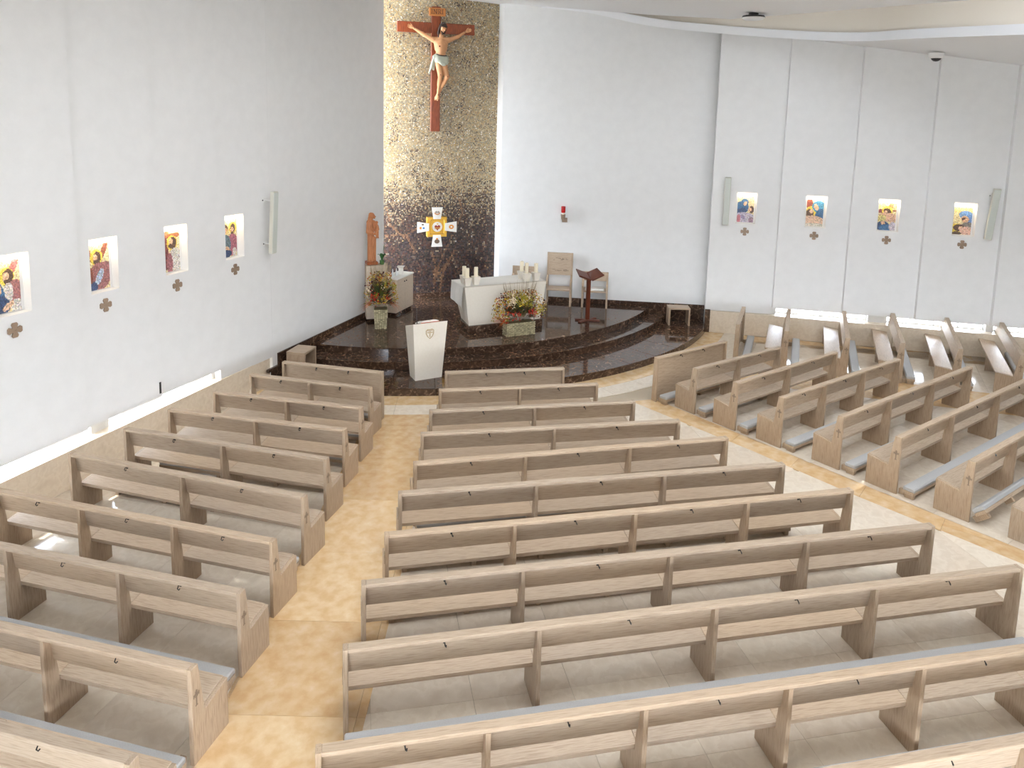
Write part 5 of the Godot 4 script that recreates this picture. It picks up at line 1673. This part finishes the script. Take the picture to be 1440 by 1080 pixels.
func arrangement(t: Node3D, base: Vector3, rx: float, rz: float, ry: float, n: int, spray_side: float, up := 1.0) -> void:
	var kinds := {
		"olive_foliage": [c8(104, 108, 44), 0.32, 0.028], "dark_foliage": [c8(74, 46, 40), 0.34, 0.022], "green_foliage": [c8(78, 104, 70), 0.22, 0.026],
		"yellow_blossoms": [c8(204, 172, 56), 0.0, 0.019], "chartreuse_blossoms": [c8(158, 150, 48), 0.0, 0.019], "cream_blossoms": [c8(232, 214, 184), 0.0, 0.020], "red_blossoms": [c8(190, 52, 30), 0.0, 0.021], "amber_blossoms": [c8(190, 104, 42), 0.0, 0.021], "plum_blossoms": [c8(78, 36, 44), 0.0, 0.020], "brown_blossoms": [c8(112, 66, 40), 0.0, 0.020]}
	for name_ in kinds:
		mat(name_, kinds[name_][0], 0.65)
		var st := begin()
		var leafy: bool = kinds[name_][1] > 0.0
		var clusters := []
		for c in 18:
			var ca := rng.randf() * TAU
			var ce := rng.randf_range(0.05, 1.55) if name_ != "red_blossoms" else rng.randf_range(0.0, 0.35)
			if name_ == "red_blossoms":
				ca = [1.15, 1.9, 2.3][c % 3]
			clusters.append([ca, ce])
		var share: float = {"red_blossoms": 0.30, "amber_blossoms": 0.55, "plum_blossoms": 0.6, "brown_blossoms": 0.6, "chartreuse_blossoms": 1.3, "yellow_blossoms": 1.15}.get(name_, 1.0)
		for i in int(n * share):
			var a := rng.randf() * TAU
			var e := rng.randf_range(-0.15, 1.5)
			if not leafy:
				var cl: Array = clusters[rng.randi() % 18]
				a = cl[0] + rng.randf_range(-0.20, 0.20)
				e = cl[1] + rng.randf_range(-0.16, 0.16)
			var ce2 := sqrt(maxf(cos(e), 0.02))
			var d := Vector3(cos(a) * ce2, sin(e), sin(a) * ce2)
			var f := rng.randf_range(0.55, 0.95)
			if leafy:
				var p := base + Vector3(d.x * rx, d.y * ry, d.z * rz) * f * 0.55
				leaf_blade(st, p, (d + Vector3(0, 0.35 * up, 0)).normalized(), kinds[name_][1] * rng.randf_range(0.5, 1.0) * ry * 1.3, kinds[name_][2] * rng.randf_range(0.3, 0.8), 0.03)
			else:
				var p := base + Vector3(d.x * rx, d.y * ry, d.z * rz) * (f * 0.6 + 0.38)
				blossom(st, p, kinds[name_][2] * rng.randf_range(0.7, 1.3))
		var o := obj(name_, st, M[name_], t)
		o.set_meta("kind", "stuff")
	# fine upright twigs and the orange grass that spills over the edge
	var st := begin()
	for i in int(n * 0.35):
		var a := rng.randf() * TAU
		var d := Vector3(cos(a) * 0.35, 1.0, sin(a) * 0.35).normalized()
		var l := ry * rng.randf_range(0.9, 1.32)
		tube(st, PackedVector3Array([base + Vector3(d.x * rx * 0.5, 0, d.z * rz * 0.5), base + Vector3(d.x * rx * 1.3, l * 0.6, d.z * rz * 1.3), base + Vector3(d.x * rx * 1.7, l, d.z * rz * 1.7)]), 0.003, 4, 0.4)
	mat("twig", c8(150, 130, 92), 0.8)
	obj("twigs", st, M.twig, t).set_meta("kind", "stuff")
	st = begin()
	for i in 90:
		var a := (PI if spray_side < 0.0 else (PI if rng.randf() < 0.55 else 0.0)) + rng.randf_range(-0.7, 0.7)
		var d := Vector3(cos(a), rng.randf_range(-0.35, 0.15), sin(a)).normalized()
		leaf_blade(st, base + Vector3(d.x * rx * 0.55, 0.02, d.z * rz * 0.6), d, rng.randf_range(0.18, 0.36), 0.006, rng.randf_range(0.05, 0.24) if spray_side >= 0.0 else rng.randf_range(0.02, 0.12))
	mat("orange_grass", c8(204, 104, 40), 0.7)
	obj("orange_grass", st, M.orange_grass, t).set_meta("kind", "stuff")

func make_flowers() -> void:
	var t := thing("flower_arrangement", "autumn flowers in a tall woven vase in front of the pedestal", "flowers", v3(Vector2(-2.98, -17.10), 0.48), turn_of(Vector2(0.99, -0.15)), "flower arrangements in the sanctuary")
	var st := begin()
	var sg := begin()
	basket(st, sg, 0.125, 0.125, 0.155, 0.155, 0.46)
	obj("vase", st, M.wicker, t)
	obj("vase_core", sg, M.wicker_gap, t)
	arrangement(t, Vector3(0, 0.58, 0), 0.42, 0.25, 0.78, 180, 1.0)
	t = thing("flower_arrangement", "wide autumn flower arrangement in a low woven box before the altar", "flowers", v3(Vector2(0.215, -16.84), 0.48), turn_of(AX), "flower arrangements in the sanctuary")
	st = begin()
	sg = begin()
	basket(st, sg, 0.355, 0.12, 0.355, 0.12, 0.30)
	obj("box", st, M.wicker, t)
	obj("box_core", sg, M.wicker_gap, t)
	arrangement(t, Vector3(0, 0.40, 0), 0.74, 0.30, 0.66, 290, -1.0)

# ------------------------------------------------------------------ fittings on walls and ceiling
func loudspeaker(label: String, tr: Transform3D, tilt: float, gap: float, lean: float) -> void:
	var t := thing("column_loudspeaker", label, "loudspeaker", Vector3.ZERO, 0.0, "column loudspeakers on the side walls")
	t.transform = tr
	var st := begin()
	var bt := Transform3D(Basis(Vector3(0, 0, 1), lean) * Basis(Vector3(1, 0, 0), tilt), Vector3(0, 0, gap))
	box(st, Vector3(-0.075, -0.60, 0.0), Vector3(0.075, 0.60, 0.075), 0.006, bt)
	obj("cabinet", st, M.speaker, t)
	st = begin()
	box(st, Vector3(-0.066, -0.585, 0.075), Vector3(0.066, 0.585, 0.088), 0.004, bt)
	obj("grille", st, M.speaker_front, t)
	for y in [-0.42, 0.42]:
		st = begin()
		box(st, Vector3(-0.04, y - 0.04, 0.0), Vector3(0.04, y + 0.04, 0.012), 0.002)
		tube(st, PackedVector3Array([Vector3(0, y, 0.0), Vector3(0, y, gap + 0.02)]), 0.012, 8)
		obj("bracket", st, M.frame_white, t)
		st = begin()
		lathe(st, [Vector2(0, 0.012), Vector2(0.012, 0.010), Vector2(0.012, 0.0), Vector2(0, 0)], Vector3.ZERO, 8)
		var k := obj("bolt", st, M.black, t)
		k.transform = Transform3D(Basis(Vector3.RIGHT, PI / 2), Vector3(-0.055, y, 0.004))

func make_wall_fittings() -> void:
	loudspeaker("pale column loudspeaker standing off the plain wall near the statue", frame_at(lw(4.70, 0.0), -LWD, 3.29), 0.06, 0.16, 0.0)
	loudspeaker("pale column loudspeaker beside the mosaic of the bowed woman in blue", frame_at(rw(0.36, -0.02), RWD, 3.42), 0.05, 0.08, 0.0)
	loudspeaker("pale column loudspeaker beside the last mosaic, leaning outwards", frame_at(rw(6.28, -0.10), RWD, 3.42), 0.10, 0.10, -0.04)
	# sanctuary lamp
	var bd := (BW1 - BW0).normalized()
	var t := thing("sanctuary_lamp", "red glass sanctuary lamp on a small bronze wall bracket", "lamp", Vector3.ZERO)
	t.transform = frame_at(BW0 + bd * 1.69 + Vector2(-bd.y, bd.x) * 0.012, bd, 2.64)
	var st := begin()
	box(st, Vector3(-0.02, 0.0, 0.0), Vector3(0.12, 0.12, 0.02), 0.003)
	box(st, Vector3(-0.02, 0.07, 0.0), Vector3(0.04, 0.10, 0.16), 0.003)
	lathe(st, [Vector2(0, 0.09), Vector2(0.05, 0.09), Vector2(0.062, 0.22), Vector2(0.052, 0.22), Vector2(0, 0.20)], Vector3(0.01, 0, 0.10), 14)
	obj("bracket", st, M.bronze, t)
	st = begin()
	lathe(st, [Vector2(0, 0.20), Vector2(0.035, 0.20), Vector2(0.035, 0.265), Vector2(0, 0.265)], Vector3(0.01, 0, 0.10), 14)
	obj("candle", st, M.wax, t)
	st = begin()
	lathe(st, [Vector2(0, 0.265), Vector2(0.050, 0.265), Vector2(0.056, 0.30), Vector2(0.056, 0.43), Vector2(0.046, 0.43), Vector2(0.046, 0.285), Vector2(0, 0.285)], Vector3(0.01, 0, 0.10), 18)
	mat("red_glass", c8(196, 22, 24), 0.12)
	obj("glass", st, M.red_glass, t)
	# ceiling devices
	t = thing("smoke_detector", "round dark-backed detector hanging from the sloping ceiling", "detector", Vector3(4.94, gy(4.94, -16.38), -16.38), 0.0)
	st = begin()
	lathe(st, [Vector2(0, 0), Vector2(0.10, 0), Vector2(0.10, -0.05), Vector2(0.22, -0.06), Vector2(0.24, -0.10), Vector2(0, -0.10)], Vector3.ZERO, 24)
	obj("mount", st, M.black, t)
	st = begin()
	lathe(st, [Vector2(0, -0.10), Vector2(0.235, -0.10), Vector2(0.20, -0.14), Vector2(0, -0.15)], Vector3.ZERO, 24)
	obj("cover", st, M.frame_white, t)
	t = thing("dome_camera", "white dome camera under the low ceiling by the wall panels", "camera", Vector3(9.36, 6.99, -17.35), 0.0)
	st = begin()
	lathe(st, [Vector2(0, 0.03), Vector2(0.16, 0.03), Vector2(0.16, -0.06), Vector2(0.12, -0.09), Vector2(0, -0.09)], Vector3.ZERO, 24)
	obj("housing", st, M.frame_white, t)
	st = begin()
	lathe(st, [Vector2(0.11, -0.085), Vector2(0.09, -0.12), Vector2(0.05, -0.15), Vector2(0, -0.16)], Vector3.ZERO, 20)
	obj("dome", st, M.black, t)
	# slim dark grip on the edge of the left wall
	t = thing("wall_slot", "slim dark metal strip on the edge of the plain white wall", "metal strip", Vector3.ZERO)
	t.transform = frame_at(lw(7.44, 0.0), -LWD, 0.83)
	st = begin()
	box(st, Vector3(-0.035, 0.0, -0.005), Vector3(0.0, 0.19, 0.008), 0.002)
	obj("strip", st, M.black, t)
